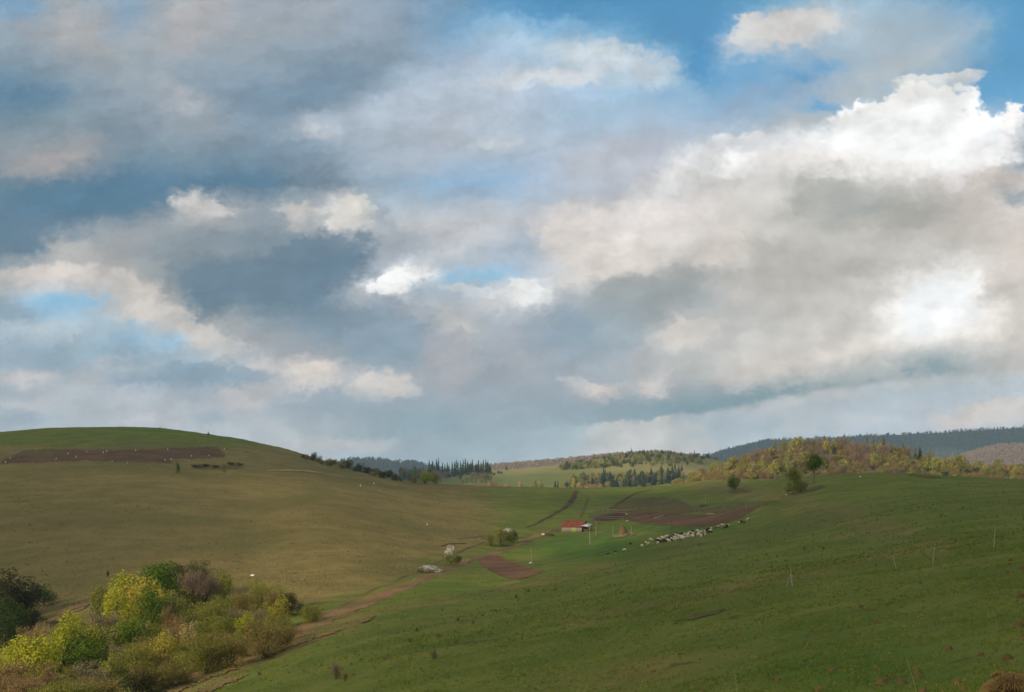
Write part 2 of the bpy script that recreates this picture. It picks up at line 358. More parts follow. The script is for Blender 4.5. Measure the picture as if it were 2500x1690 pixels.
    for vs_ in (0.0145, 0.034):                 # cauliflower lumps, large and small
        vn = t.node('ShaderNodeTexVoronoi', dict(voronoi_dimensions='2D', feature='F1'), {'Vector': pv_, 'Scale': vs_})
        vor.append(t.math('SUBTRACT', vn.outputs['Distance'], 0.42))
    lump = t.math('MULTIPLY_ADD', vor[1], 0.55, vor[0])
    rag = t.math('ADD', t.math('ADD', t.math('MULTIPLY', w3, 0.8), t.math('MULTIPLY', w4, 1.5)), t.math('MULTIPLY', lump, 0.85))
    qh = t.xyz(t.math('MULTIPLY_ADD', t.math('SUBTRACT', qx, px), 0.8, px), t.math('MULTIPLY_ADD', t.math('SUBTRACT', qy, py), 0.8, py), 1.0)
    crisp = [h for h in SKY_HEADS if h[6] <= 0.45]
    for g0 in range(0, len(crisp), 8):
        def heads(gt, i_, g0=g0):
            c_ = i_['below']
            q_ = gt.node('ShaderNodeVectorMath', dict(operation='MULTIPLY_ADD'), {0: c_, 1: (0.0, 0.0, 1e-9), 2: i_['q']}).outputs[0]
            for (cx, cy, rx, ry, tilt, cc, soft, op) in crisp[g0:g0 + 8]:
                ct, st = math.cos(math.radians(tilt)), math.sin(math.radians(tilt))
                lx = gt.vmath('DOT_PRODUCT', q_, (ct / rx, st / rx, -(cx * ct + cy * st) / rx))
                ly = gt.vmath('DOT_PRODUCT', q_, (-st / ry, ct / ry, -(-cx * st + cy * ct) / ry))
                r = gt.math('MULTIPLY_ADD', lx, lx, gt.math('MULTIPLY_ADD', ly, ly, i_['rag']))
                m = gt.step(r, 1.1 + 0.35 * soft, 0.9 - soft * 1.1)
                m = gt.math('MULTIPLY', m, gt.math('MULTIPLY_ADD', ly, -0.45 * op, 0.72 * op, clamp=True))   # crisp above, melting away below
                c_ = gt.mix(m, c_, lin(cc))
            return c_
        col = group_node(t, 'cloud_heads', {'q': (VECT, qh), 'rag': (FLT, rag), 'below': (COLR, col)}, heads)
    # rounded bulges lit from the upper left; they show where the cloud is thick and bright
    pw = t.vmath('ADD', p0, t.xyz(t.math('MULTIPLY', wx2, 70.0), t.math('MULTIPLY', wy2, 70.0), 0.0))
    na = t.noise(pw, 0.0058, 4.0, 0.5, dim='2D')
    nb = t.noise(t.vmath('ADD', pw, (-30.0, -42.0, 0.0)), 0.0058, 4.0, 0.5, dim='2D')
    relief = t.math('SUBTRACT', na, nb)
    r_, g_, b_ = t.sep(col)
    amt = t.step(r_, 0.30, 0.62, 0.16, 0.55)
    puffs = t.math('MULTIPLY', t.math('MULTIPLY', lump, amt), -0.16)
    gain = t.math('ADD', t.math('MULTIPLY_ADD', relief, amt, t.math('ADD', puffs, 1.0)), t.math('MULTIPLY', t.math('SUBTRACT', na, 0.5), 0.16))
    # drawn-out shreds and wisps
    ws = t.xyz(t.math('MULTIPLY', t.math('MULTIPLY_ADD', py, -0.30, qx), 0.0085), t.math('MULTIPLY', t.math('MULTIPLY_ADD', px, 0.22, qy), 0.024), 0.0)
    wisp = t.math('SUBTRACT', t.noise(ws, 1.0, 7.0, 0.64, dim='2D'), 0.5)
    gain = t.math('MULTIPLY_ADD', wisp, t.step(px, 1900.0, 1200.0, 0.20, 0.46), gain)
    col = t.mix(1.0, col, t.xyz(gain, gain, gain), 'MULTIPLY')
    # where the cloud opens the clear sky shows
    sat = t.math('DIVIDE', t.math('SUBTRACT', b_, r_), b_)
    open_ = t.step(sat, 0.6, 0.92)
    scaled = t.vmath('SCALE', col)
    scaled.node.inputs['Scale'].default_value = 1.0 / SKY_STRENGTH
    clear = t.mix(1.0, sky.outputs[0], (0.95, 1.12, 1.05, 1.0), 'MULTIPLY')
    final = t.mix(t.math('MULTIPLY', open_, 0.35), scaled, clear)
    t.put(bg.inputs[0], final)
    bg.inputs[1].default_value = SKY_STRENGTH
    w.cycles.sampling_method = 'NONE'


build_world()
# ------------------------------------------------------------------ numeric helpers
_rs = np.random.RandomState(11)
_perm = _rs.permutation(4096)
_val = _rs.rand(4096)


def vnoise(x, y, seed=0):
    x = np.asarray(x, float); y = np.asarray(y, float)
    xi = np.floor(x).astype(np.int64); yi = np.floor(y).astype(np.int64)
    fx = x - xi; fy = y - yi
    fx = fx * fx * fx * (fx * (fx * 6 - 15) + 10); fy = fy * fy * fy * (fy * (fy * 6 - 15) + 10)

    def h(a, b):
        return _val[_perm[(_perm[(a + seed * 131) & 4095] + b) & 4095]]
    v00 = h(xi, yi); v10 = h(xi + 1, yi); v01 = h(xi, yi + 1); v11 = h(xi + 1, yi + 1)
    return (v00 * (1 - fx) + v10 * fx) * (1 - fy) + (v01 * (1 - fx) + v11 * fx) * fy


def fbm(x, y, octaves=4, seed=0, gain=0.5):
    s = 0.0; a = 1.0; tot = 0.0
    for o in range(octaves):
        s = s + a * (vnoise(x * 2 ** o + 17.3 * o, y * 2 ** o - 9.1 * o, seed + o) - 0.5)
        tot += a; a *= gain
    return s / tot * 2.0


def pchip(xs, ys, x):
    xs = np.asarray(xs, float); ys = np.asarray(ys, float)
    h = np.diff(xs); dl = np.diff(ys) / h
    m = np.zeros_like(ys)
    for i in range(1, len(xs) - 1):
        if dl[i - 1] * dl[i] > 0:
            w1 = 2 * h[i] + h[i - 1]; w2 = h[i] + 2 * h[i - 1]
            m[i] = (w1 + w2) / (w1 / dl[i - 1] + w2 / dl[i])
    m[0] = dl[0]; m[-1] = dl[-1]
    k = np.clip(np.searchsorted(xs, x) - 1, 0, len(xs) - 2)
    t = (x - xs[k]) / h[k]
    t2 = t * t; t3 = t2 * t
    return ((2 * t3 - 3 * t2 + 1) * ys[k] + (t3 - 2 * t2 + t) * h[k] * m[k] + (-2 * t3 + 3 * t2) * ys[k + 1] + (t3 - t2) * h[k] * m[k + 1])


def blur(A, n, axis):
    if n <= 0:
        return A
    k = np.exp(-0.5 * (np.arange(-3 * n, 3 * n + 1) / n) ** 2); k /= k.sum()
    pad = [(0, 0), (0, 0)]; pad[axis] = (3 * n, 3 * n)
    P = np.pad(A, pad, mode='edge')
    N = A.shape[axis]
    return sum(w * (P[i:i + N] if axis == 0 else P[:, i:i + N]) for i, w in enumerate(k))


# ------------------------------------------------------------------ mesh helpers
def new_mesh(name, V, Fc, mats=None, smooth=False, mat_idx=None):
    """V: (n,3); Fc: (m,3) or (m,4) int array or a list of such arrays"""
    me = bpy.data.meshes.new(name)
    V = np.asarray(V, dtype=np.float32)
    arrs = Fc if isinstance(Fc, list) else [Fc]
    arrs = [np.asarray(a, dtype=np.int32) for a in arrs if len(a)]
    idx = np.concatenate([a.ravel() for a in arrs]) if arrs else np.zeros(0, np.int32)
    cnt = np.concatenate([np.full(len(a), a.shape[1], np.int32) for a in arrs]) if arrs else np.zeros(0, np.int32)
    me.vertices.add(len(V)); me.vertices.foreach_set('co', V.ravel())
    me.loops.add(len(idx)); me.loops.foreach_set('vertex_index', idx)
    me.polygons.add(len(cnt))
    st = np.zeros(len(cnt), np.int32); st[1:] = np.cumsum(cnt)[:-1]
    me.polygons.foreach_set('loop_start', st)
    if smooth:
        me.polygons.foreach_set('use_smooth', np.ones(len(cnt), bool))
    for m in (mats or []):
        me.materials.append(m)
    if mat_idx is not None:
        me.polygons.foreach_set('material_index', np.asarray(mat_idx, np.int32))
    me.update(calc_edges=True)
    me.validate()
    return me


def attr(me, name, vals):
    a = me.attributes.new(name, 'FLOAT', 'POINT')
    a.data.foreach_set('value', np.asarray(vals, np.float32).ravel())


def link(name, me, parent=None, loc=None, rz=None, scale=None):
    o = bpy.data.objects.new(name, me)
    C.objects.link(o)
    if parent is not None:
        o.parent = parent
    if loc is not None:
        o.location = loc
    if rz is not None:
        o.rotation_euler = (0, 0, rz)
    if scale is not None:
        o.scale = scale if hasattr(scale, '__len__') else (scale,) * 3
    return o


def tag(o, label=None, cat=None, group=None, kind=None):
    if label: o['label'] = label
    if cat: o['category'] = cat
    if group: o['group'] = group
    if kind: o['kind'] = kind
    return o


def empty(name, loc=(0, 0, 0), rz=0.0, scale=1.0):
    o = bpy.data.objects.new(name, None)
    o.empty_display_size = 0.3
    C.objects.link(o)
    o.location = loc; o.rotation_euler = (0, 0, rz)
    o.scale = scale if hasattr(scale, '__len__') else (scale,) * 3
    return o


def grid_faces(nu, nv, wrap=False):
    i = np.arange(nu if wrap else nu - 1); j = np.arange(nv - 1)
    I, J = np.meshgrid(i, j, indexing='ij')
    a = I * nv + J; b = ((I + 1) % nu) * nv + J
    return np.stack([a, b, b + 1, a + 1], -1).reshape(-1, 4)


# ------------------------------------------------------------------ the near land: profiles (depth m, picture row) along view columns
COL = {
 -300: [(185,1700),(240,1600),(275,1550),(320,1450),(370,1350),(430,1250),(540,1135),(600,1100),(690,1068)],
 0:    [(170,1690),(220,1600),(255,1550),(305,1450),(355,1350),(420,1250),(540,1130),(600,1094),(690,1055)],
 250:  [(155,1690),(190,1620),(225,1550),(285,1450),(345,1350),(412,1250),(535,1130),(600,1088),(690,1042)],
 500:  [(135,1690),(165,1620),(205,1550),(268,1450),(342,1350),(420,1250),(535,1150),(605,1100),(685,1059)],
 625:  [(125,1690),(160,1610),(200,1545),(255,1470),(330,1370),(420,1260),(540,1150),(610,1110),(685,1077)],
 750:  [(115,1690),(150,1600),(190,1535),(235,1485),(300,1400),(378,1300),(480,1200),(560,1155),(620,1132),(690,1110)],
 875:  [(108,1690),(140,1595),(185,1515),(258,1450),(310,1385),(395,1290),(500,1205),(580,1168),(640,1160),(700,1148)],
 1000: [(100,1690),(130,1595),(185,1500),(300,1405),(345,1360),(410,1300),(560,1202),(640,1175)],
 1125: [(92,1690),(120,1595),(175,1500),(290,1412),(360,1360),(425,1305),(560,1218),(640,1185)],
 1250: [(85,1690),(112,1595),(165,1495),(265,1420),(350,1375),(415,1328),(460,1290),(530,1240),(640,1191)],
 1375: [(78,1690),(102,1595),(148,1495),(235,1415),(330,1365),(400,1330),(455,1298),(530,1243),(640,1192)],
 1500: [(72,1690),(94,1595),(132,1495),(210,1400),(300,1350),(380,1322),(440,1295),(490,1265),(560,1228),(640,1191)],
 1625: [(67,1690),(86,1595),(118,1495),(180,1400),(270,1335),(370,1292),(440,1272),(500,1248),(560,1222),(640,1187)],
 1750: [(62,1690),(92,1550),(130,1452),(210,1352),(320,1292),(400,1264),(460,1248),(540,1212),(640,1173)],
 1875: [(58,1690),(90,1520),(130,1420),(210,1325),(310,1262),(395,1222),(460,1205),(540,1190),(610,1174)],
 2000: [(54,1690),(88,1500),(130,1400),(210,1300),(310,1222),(400,1182),(480,1163)],
 2125: [(51,1690),(83,1500),(120,1400),(185,1300),(280,1222),(380,1172),(440,1156)],
 2250: [(48,1690),(78,1500),(110,1400),(160,1300),(250,1220),(340,1172),(410,1157)],
 2500: [(42,1690),(68,1500),(95,1400),(140,1300),(220,1222),(300,1184),(370,1170)],
 2800: [(38,1690),(62,1500),(88,1400),(130,1300),(200,1230),(280,1195),(350,1182)],
}
SKYLINE = [(-300,1068),(0,1055),(100,1047),(250,1042),(400,1046),(510,1060),(600,1073),(700,1097),(750,1112),(800,1128),(860,1146),(920,1162),(980,1172),
           (1080,1181),(1200,1189),(1400,1192),(1550,1190),(1620,1187),(1720,1174),(1790,1170),(1880,1172),(1980,1165),(2060,1157),(2200,1155),(2300,1162),(2500,1170),(2800,1180)]

U = np.linspace(-0.42, 0.42, 860)
D = np.concatenate([np.geomspace(1.0, 30.0, 60, endpoint=False), np.geomspace(30.0, 760.0, 400, endpoint=False), np.geomspace(760.0, 14000.0, 40)])
PXU = U * F_PX + X0


def build_near():
    cx = sorted(COL)
    prof = []
    for x in cx:
        pts = COL[x]
        d = [p[0] for p in pts]; z = [(Y0 - p[1]) / F_PX * p[0] for p in pts]
        d1, z1 = d[0], z[0]
        nd = [0.0, 0.12 * d1, 0.4 * d1]
        nz = [-1.72, -1.72 + (z1 + 1.72) * 0.17, -1.72 + (z1 + 1.72) * 0.50]
        ds, zs = d[-1], z[-1]
        # beyond the crest the land falls away into the next valley
        ad = [ds + 45, ds + 130, max(ds + 260, 880), 1250, 14500]
        az_ = [zs - 3.0, zs - 13.0, -40, -46, -46]
        prof.append(pchip(nd + d + ad, nz + z + az_, D))
    prof = np.array(prof)                                   # (ncol, nD)
    M = np.empty((len(U), len(D)))
    xs = np.clip(PXU, cx[0], cx[-1])
    for j in range(len(D)):
        M[:, j] = pchip(cx, prof[:, j], xs)
    M = blur(M, 14, 0)
    M = blur(M, 4, 1)
    sky_t = np.interp(PXU, [p[0] for p in SKYLINE], [p[1] for p in SKYLINE])
    sky_t = blur(sky_t[None, :], 5, 1)[0]
    rng = (D > 250) & (D < 760)
    for it in range(4):
        Vv = M / D[None, :]
        k = np.argmax(np.where(rng[None, :], Vv, -9), axis=1)
        dv = (Y0 - sky_t) / F_PX - Vv[np.arange(len(U)), k]
        ds = D[k]
        w = smooth01((D[None, :] - 0.55 * ds[:, None]) / (0.42 * ds[:, None]))
        M = M + w * (dv * ds)[:, None] * np.clip((1200 - D[None, :]) / 400, 0, 1)
    X = U[:, None] * D[None, :]; Y = np.broadcast_to(D[None, :], X.shape)
    fade = smooth01((D - 25) / 60)[None, :] * smooth01((1400 - D) / 500)[None, :]
    M = M + fade * (0.55 * fbm(X / 46, Y / 46, 3, 3) + 0.34 * fbm(X / 11, Y / 11, 3, 7) + 0.09 * fbm(X / 2.6, Y / 2.6, 2, 9))
    # narrow stock paths running across the slopes
    ter = np.sin((M + 0.35 * fbm(X / 14, Y / 14, 3, 21)) * 2 * math.pi / 1.15)
    M = M + fade * 0.06 * ter
    near = smooth01((25 - D) / 25)[None, :]
    M = M + near * 0.03 * fbm(X / 1.5, Y / 1.5, 3, 5)
    return M


M = build_near()


def zat(x, y):
    """height of the near land at a place in front of the camera"""
    u = np.clip(x / max(y, 1e-6), U[0], U[-1]); d = min(max(y, D[0]), D[-1])
    i = (u - U[0]) / (U[1] - U[0]); i0 = int(min(max(math.floor(i), 0), len(U) - 2)); fi = i - i0
    j0 = int(min(max(np.searchsorted(D, d) - 1, 0), len(D) - 2)); fj = (d - D[j0]) / (D[j0 + 1] - D[j0])
    a = M[i0, j0] * (1 - fj) + M[i0, j0 + 1] * fj
    b = M[i0 + 1, j0] * (1 - fj) + M[i0 + 1, j0 + 1] * fj
    return a * (1 - fi) + b * fi


def hit(px, py, grid=None, Us=None, Ds=None, dmin=25.0, dmax=800.0):
    """where the sight line through a picture point meets the land: (x, y, z)"""
    grid = M if grid is None else grid
    Us = U if Us is None else Us
    Ds = D if Ds is None else Ds
    u = (px - X0) / F_PX; v = (Y0 - py) / F_PX
    i = (u - Us[0]) / (Us[1] - Us[0]); i0 = int(min(max(math.floor(i), 0), len(Us) - 2)); fi = min(max(i - i0, 0), 1)
    z = grid[i0] * (1 - fi) + grid[i0 + 1] * fi
    vv = z / Ds
    ok = (Ds > dmin) & (Ds < dmax)
    j = np.nonzero(ok & (vv >= v))[0]
    if len(j) == 0:
        k = int(np.argmax(np.where(ok, vv, -9)))
        d = Ds[k]
        return (u * d, d, z[k])
    k = j[0]
    if k == 0 or not ok[k - 1]:
        d = Ds[k]
        return (u * d, d, z[k])
    a, b = vv[k - 1] - v, vv[k] - v
    f = -a / (b - a) if b != a else 0.0
    d = Ds[k - 1] + f * (Ds[k] - Ds[k - 1])
    return (u * d, d, z[k - 1] + f * (z[k] - z[k - 1]))


# ------------------------------------------------------------------ ground material
def pbr(name, rough=0.9, spec=0.15):
    m = bpy.data.materials.new(name)
    m.use_nodes = True
    t = NT(m.node_tree)
    b = t.n['Principled BSDF']
    b.inputs['Roughness'].default_value = rough
    b.inputs['Specular IOR Level'].default_value = spec
    return m, t, b


def bump(t, b, h, strength, dist):
    nd = t.node('ShaderNodeBump', None, {'Height': h})
    nd.inputs['Strength'].default_value = strength
    nd.inputs['Distance'].default_value = dist
    t.put(b.inputs['Normal'], nd.outputs[0])


def mat_meadow():
    m, t, b = pbr('meadow', 0.95, 0.06)
    pos = t.node('ShaderNodeNewGeometry').outputs['Position']
    x, y, z = t.sep(pos)
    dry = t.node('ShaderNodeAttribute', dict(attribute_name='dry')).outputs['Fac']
    lush = t.node('ShaderNodeAttribute', dict(attribute_name='lush')).outputs['Fac']
    flat = t.xyz(x, y, t.math('MULTIPLY', z, 0.5))
    big = t.noise(flat, 0.022, 4, 0.55)
    mid = t.noise(flat, 0.11, 4, 0.6)
    sml = t.noise(flat, 0.75, 4, 0.65)
    fin = t.noise(flat, 3.6, 4, 0.7)
    green = t.mix(t.step(mid, 0.34, 0.66), lin((88, 102, 38)), lin((108, 114, 48)))
    green = t.mix(t.step(sml, 0.45, 0.75, 0, 0.6), green, lin((108, 106, 54)))
    green = t.mix(t.step(big, 0.5, 0.72, 0, 0.55), green, lin((108, 98, 58)))
    tan = t.mix(t.step(mid, 0.32, 0.68), lin((114, 101, 57)), lin((130, 115, 68)))
    tan = t.mix(t.step(big, 0.42, 0.66, 0, 0.65), tan, lin((98, 94, 50)))
    tan = t.mix(t.step(sml, 0.55, 0.78, 0, 0.35), tan, lin((150, 126, 82)))
    lus = t.mix(t.step(mid, 0.35, 0.65), lin((68, 94, 32)), lin((84, 106, 40)))
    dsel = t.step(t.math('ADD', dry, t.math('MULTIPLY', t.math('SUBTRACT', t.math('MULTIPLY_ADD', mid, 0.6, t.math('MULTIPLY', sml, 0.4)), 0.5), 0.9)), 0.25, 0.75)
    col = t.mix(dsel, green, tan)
    col = t.mix(t.step(t.math('ADD', lush, t.math('MULTIPLY', t.math('SUBTRACT', sml, 0.5), 0.4)), 0.2, 0.8), col, lus)
    # dead leaves, bare specks and darker tufts in the turf
    spk = t.noise(flat, 1.6, 5, 0.75)
    col = t.mix(t.step(spk, 0.60, 0.70, 0, 0.55), col, lin((134, 110, 66)))
    col = t.mix(t.step(spk, 0.40, 0.30, 0, 0.4), col, lin((66, 82, 30)))
    stones = t.noise(flat, 5.5, 3, 0.6)
    col = t.mix(t.step(stones, 0.69, 0.74, 0, 0.45), col, lin((160, 140, 100)))
    tuft = t.noise(t.xyz(t.math('MULTIPLY', x, 0.6), y, z), 0.42, 4, 0.7)
    col = t.mix(t.step(tuft, 0.60, 0.70, 0, 0.5), col, lin((76, 84, 36)))
    scar = t.noise(t.xyz(t.math('MULTIPLY', x, 0.55), y, t.math('MULTIPLY', z, 2.0)), 0.16, 5, 0.7)
    col = t.mix(t.step(scar, 0.63, 0.70, 0, 0.75), col, lin((78, 68, 40)))
    g2 = t.math('MULTIPLY_ADD', fin, 0.5, 0.75)
    col = t.mix(1.0, col, t.xyz(g2, g2, g2), 'MULTIPLY')
    t.put(b.inputs['Base Color'], col)
    h = t.math('ADD', t.math('MULTIPLY_ADD', tuft, 0.9, t.math('MULTIPLY', fin, 0.25)), t.math('ADD', t.math('MULTIPLY', spk, 0.35), t.math('MULTIPLY', sml, 0.6)))
    bump(t, b, h, 0.9, 0.55)
    return m


def near_ground():
    tv = np.arctan(U)
    TH0 = tv[-1]
    ext = np.concatenate([np.linspace(0, 1, 40)[1:] ** 1.5])
    right = TH0 + (2 * math.pi - 2 * TH0) * ext[:-1] * 0.5
    right = np.concatenate([right, [math.pi]])
    left = -right[::-1][1:]
    th = np.concatenate([left, tv, right])
    n = len(th)
    Z = np.empty((n, len(D)))
    c = np.cos(np.minimum(np.abs(th), TH0))
    R = D[None, :] / c[:, None]
    X = np.sin(th)[:, None] * R; Y = np.cos(th)[:, None] * R
    gen = -1.72 - 14 * np.tanh((Y * 0.10) / 14) + 14 * np.tanh(X * 0.08 / 14) + 0.6 * fbm(X / 60, Y / 60, 3, 4)
    gen = gen + (-46 - gen) * smooth01((R - 900) / 900)
    i0 = len(left)
    Z[i0:i0 + len(U)] = M
    for sl, e in ((slice(0, i0), 0), (slice(i0 + len(U), n), -1)):
        w = smooth01((np.abs(th[sl]) - TH0) / math.radians(45))[:, None]
        Z[sl] = M[e][None, :] * (1 - w) + gen[sl] * w
    V = np.stack([X, Y, Z], -1).reshape(-1, 3)
    Fc = grid_faces(n, len(D), wrap=True)
    nv = len(V)
    V = np.vstack([V, [[0, 0, -1.72]]])
    first = np.arange(n) * len(D)
    fan = np.stack([np.full(n, nv), np.roll(first, -1), first], -1)
    me = new_mesh('ground', V, [Fc[:, ::-1], fan[:, ::-1]], [mat_meadow()], smooth=True)
    # which turf is withered and which is lush
    PX = np.where(Y > 1, X / np.maximum(Y, 1) * F_PX + X0, 1250 + 5000 * np.sign(X))
    PY = Y0 - Z / np.maximum(Y, 1) * F_PX
    dry = np.zeros_like(X)
    # the opposite hillside is mostly withered grass
    edge = np.interp(Y, [200, 235, 300, 345, 410, 470, 560, 640, 900], [-60, -33, -21, -20, -6, 0, 10, 30, 50])
    dry = smooth01((edge - X) / 26 + 0.5) * 0.95
    far_ = 0.95 - 0.85 * smooth01((PX - 980) / 420)
    wf = smooth01((Y - 400) / 70)
    dry = dry * (1 - wf) + far_ * wf * smooth01((1420 - PX) / 120)
    dry *= 1 - 0.75 * smooth01((1112 - PY) / 40) * smooth01((800 - PX) / 150)
    # withered streaks on the near slope, then a sunlit band painted as dry turf
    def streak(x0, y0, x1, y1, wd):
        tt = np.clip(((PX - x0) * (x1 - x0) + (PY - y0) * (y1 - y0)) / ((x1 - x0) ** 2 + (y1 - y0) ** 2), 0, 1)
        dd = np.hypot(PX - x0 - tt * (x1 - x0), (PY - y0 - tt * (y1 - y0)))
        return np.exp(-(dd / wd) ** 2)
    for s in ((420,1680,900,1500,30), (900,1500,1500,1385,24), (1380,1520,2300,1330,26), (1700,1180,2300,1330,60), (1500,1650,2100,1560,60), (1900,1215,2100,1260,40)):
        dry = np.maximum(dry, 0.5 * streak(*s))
    dry = np.maximum(dry, 0.8 * streak(400, 1700, 880, 1512, 20))  # sunlit band along the gully, painted in as paler turf
    dry = np.where(np.abs(PX - 1250) < 1700, dry, 0.35)
    lush = np.maximum(0.9 * np.exp(-(((PX - 1440) / 190) ** 2 + ((PY - 1335) / 42) ** 2)), 0)
    lush = np.maximum(lush, 0.75 * np.exp(-(((PX - 1620) / 210) ** 2 + ((PY - 1290) / 12) ** 2)))
    lush = np.maximum(lush, 0.7 * np.exp(-(((PX - 2050) / 420) ** 2 + ((PY - 1620) / 130) ** 2)))
    lush = np.maximum(lush, 0.7 * np.exp(-(((PX - 1830) / 130) ** 2 + ((PY - 1230) / 10) ** 2)))
    lush = np.maximum(lush, 0.5 * np.exp(-(((PX - 1120) / 180) ** 2 + ((PY - 1440) / 30) ** 2)))
    lush = np.maximum(lush, 0.35 * np.exp(-(((PX - 1500) / 600) ** 2 + ((PY - 1560) / 60) ** 2)))
    lush *= (Y > 20)
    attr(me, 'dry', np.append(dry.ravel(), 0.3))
    attr(me, 'lush', np.append(lush.ravel(), 0.2))
    o = link('ground', me)
    tag(o, 'green and withered grass hillsides rolling down to a shallow valley', None, None, 'structure')
    return o


near_ground()
# ------------------------------------------------------------------ the hills beyond the valley
HILLS = {}


def hill(name, sky, dc, df, db, zbase, x_range, mat, label, rough=1.0, nU=160, nD=90):
    xs = np.array([p[0] for p in sky], float); ys = np.array([p[1] for p in sky], float)
    Ux = np.linspace((x_range[0] - X0) / F_PX, (x_range[1] - X0) / F_PX, nU)
    Dd = np.concatenate([np.linspace(df, dc, nD // 3 * 2, endpoint=False), np.linspace(dc, db, nD - nD // 3 * 2)])
    y = pchip(xs, ys, np.clip(Ux * F_PX + X0, xs[0], xs[-1]))
    zs = (Y0 - y) / F_PX * dc
    t = np.where(Dd < dc, (Dd - df) / (dc - df), 1 - (Dd - dc) / (db - dc))
    prof = np.where(t < 1, np.sin(t * math.pi / 2) ** 1.25, 1.0)
    Z = zbase + (zs[:, None] - zbase) * prof[None, :]
    X = Ux[:, None] * Dd[None, :]; Y = np.broadcast_to(Dd[None, :], X.shape)
    s = dc / 10.0
    Z = Z + rough * dc * 0.004 * fbm(X / s, Y / s, 4, 31) * np.sin(np.clip(t, 0, 1) * math.pi)[None, :]
    V = np.stack([X, Y, Z], -1).reshape(-1, 3)
    me = new_mesh(name, V, grid_faces(nU, len(Dd))[:, ::-1], [mat], smooth=True)
    o = link(name, me)
    tag(o, label, None, None, 'structure')
    HILLS[name] = (Z, Ux, Dd)
    return o


def hhit(name, px, py):
    Z, Ux, Dd = HILLS[name]
    return hit(px, py, Z, Ux, Dd, 0.0, 1e9)


def mat_land(name, a, b_, c, s=0.004):
    m, t, b = pbr(name, 0.95, 0.05)
    pos = t.node('ShaderNodeNewGeometry').outputs['Position']
    n1 = t.noise(pos, s, 5, 0.6)
    n2 = t.noise(pos, s * 8, 4, 0.6)
    col = t.mix(t.step(n1, 0.4, 0.62), lin(a), lin(b_))
    col = t.mix(t.step(n2, 0.45, 0.75, 0, 0.6), col, lin(c))
    t.put(b.inputs['Base Color'], col)
    bump(t, b, n2, 0.5, 4.0)
    return m


M_WOODFLOOR = mat_land('wood_floor', (112, 98, 58), (126, 118, 62), (92, 84, 50), 0.008)
M_HILLGRASS = mat_land('hill_grass', (100, 108, 54), (138, 128, 78), (110, 106, 58), 0.0035)
M_FARWOOD = mat_land('far_wood_floor', (74, 78, 58), (92, 82, 70), (62, 66, 50), 0.002)

hill('wooded_hill', [(1500,1215),(1580,1200),(1640,1184),(1700,1164),(1760,1140),(1820,1114),(1900,1094),(2000,1088),(2100,1090),(2200,1106),(2300,1130),(2400,1142),(2500,1142),(2750,1135)],
     1050, 760, 1500, -46, (1480, 2760), M_WOODFLOOR, 'sunlit rounded hill carrying a spring wood', 0.8, 200, 90)
hill('meadow_hill', [(780,1178),(900,1168),(1000,1160),(1080,1152),(1150,1148),(1210,1147),(1300,1141),(1380,1133),(1440,1124),(1500,1114),(1560,1107),(1620,1106),(1700,1112),(1780,1127),(1900,1150),(2000,1168),(2200,1190)],
     1900, 1250, 2600, -46, (780, 2200), M_HILLGRASS, 'broad hill of meadow and scattered trees beyond the saddle', 0.7, 200, 90)
hill('pink_ridge', [(1000,1160),(1100,1150),(1195,1141),(1300,1133),(1400,1124),(1500,1113),(1600,1108),(1680,1117),(1760,1135),(1900,1165),(2100,1195)],
     3200, 2500, 4000, -46, (980, 2100), M_FARWOOD, 'long far ridge covered with bare pinkish woodland', 0.7, 120, 60)
hill('left_mountain', [(600,1165),(700,1158),(780,1147),(830,1129),(870,1123),(920,1124),(960,1131),(1010,1130),(1050,1142),(1100,1156),(1200,1170)],
     5000, 3800, 6500, -46, (600, 1200), M_FARWOOD, 'low blue forested mountain behind the dark trees', 0.8, 120, 60)
hill('right_mountain', [(1400,1180),(1560,1162),(1640,1143),(1690,1125),(1730,1113),(1780,1098),(1830,1084),(1880,1076),(1950,1076),(2050,1070),(2150,1064),(2250,1060),(2350,1054),(2430,1049),(2500,1046),(2800,1036)],
     5600, 4000, 7500, -46, (1400, 2800), M_FARWOOD, 'dark blue forested mountain along the horizon', 0.9, 160, 70)
hill('low_ridge', [(2150,1165),(2250,1140),(2340,1116),(2390,1099),(2440,1088),(2500,1086),(2580,1084),(2700,1092),(2800,1100)],
     3600, 2700, 4600, -46, (2150, 2800), M_FARWOOD, 'pale low wooded ridge in front of the dark mountain', 0.7, 90, 50)
# ------------------------------------------------------------------ plants: materials
def mat_leaf(name, a, b_, transl=0.35):
    m = bpy.data.materials.new(name)
    m.use_nodes = True
    t = NT(m.node_tree)
    t.n.clear()
    out = t.n.new('ShaderNodeOutputMaterial')
    tone = t.node('ShaderNodeAttribute', dict(attribute_name='tone')).outputs['Fac']
    rnd = t.node('ShaderNodeObjectInfo').outputs['Random']
    f = t.math('ADD', t.math('MULTIPLY', tone, 0.6), t.math('MULTIPLY', rnd, 0.42), clamp=True)
    col = t.mix(f, lin(a), lin(b_))
    d = t.node('ShaderNodeBsdfDiffuse', None, {0: col})
    tr = t.node('ShaderNodeBsdfTranslucent', None, {0: col})
    mx = t.node('ShaderNodeMixShader', None, {0: transl, 1: d.outputs[0], 2: tr.outputs[0]})
    t.l.new(mx.outputs[0], out.inputs[0])
    return m


def mat_bark(name, a, b_, scale=6.0):
    m, t, b = pbr(name, 0.9, 0.1)
    co = t.node('ShaderNodeTexCoord').outputs['Object']
    n = t.noise(co, scale, 5, 0.65)
    t.put(b.inputs['Base Color'], t.mix(t.step(n, 0.35, 0.65), lin(a), lin(b_)))
    bump(t, b, n, 0.5, 0.05)
    return m


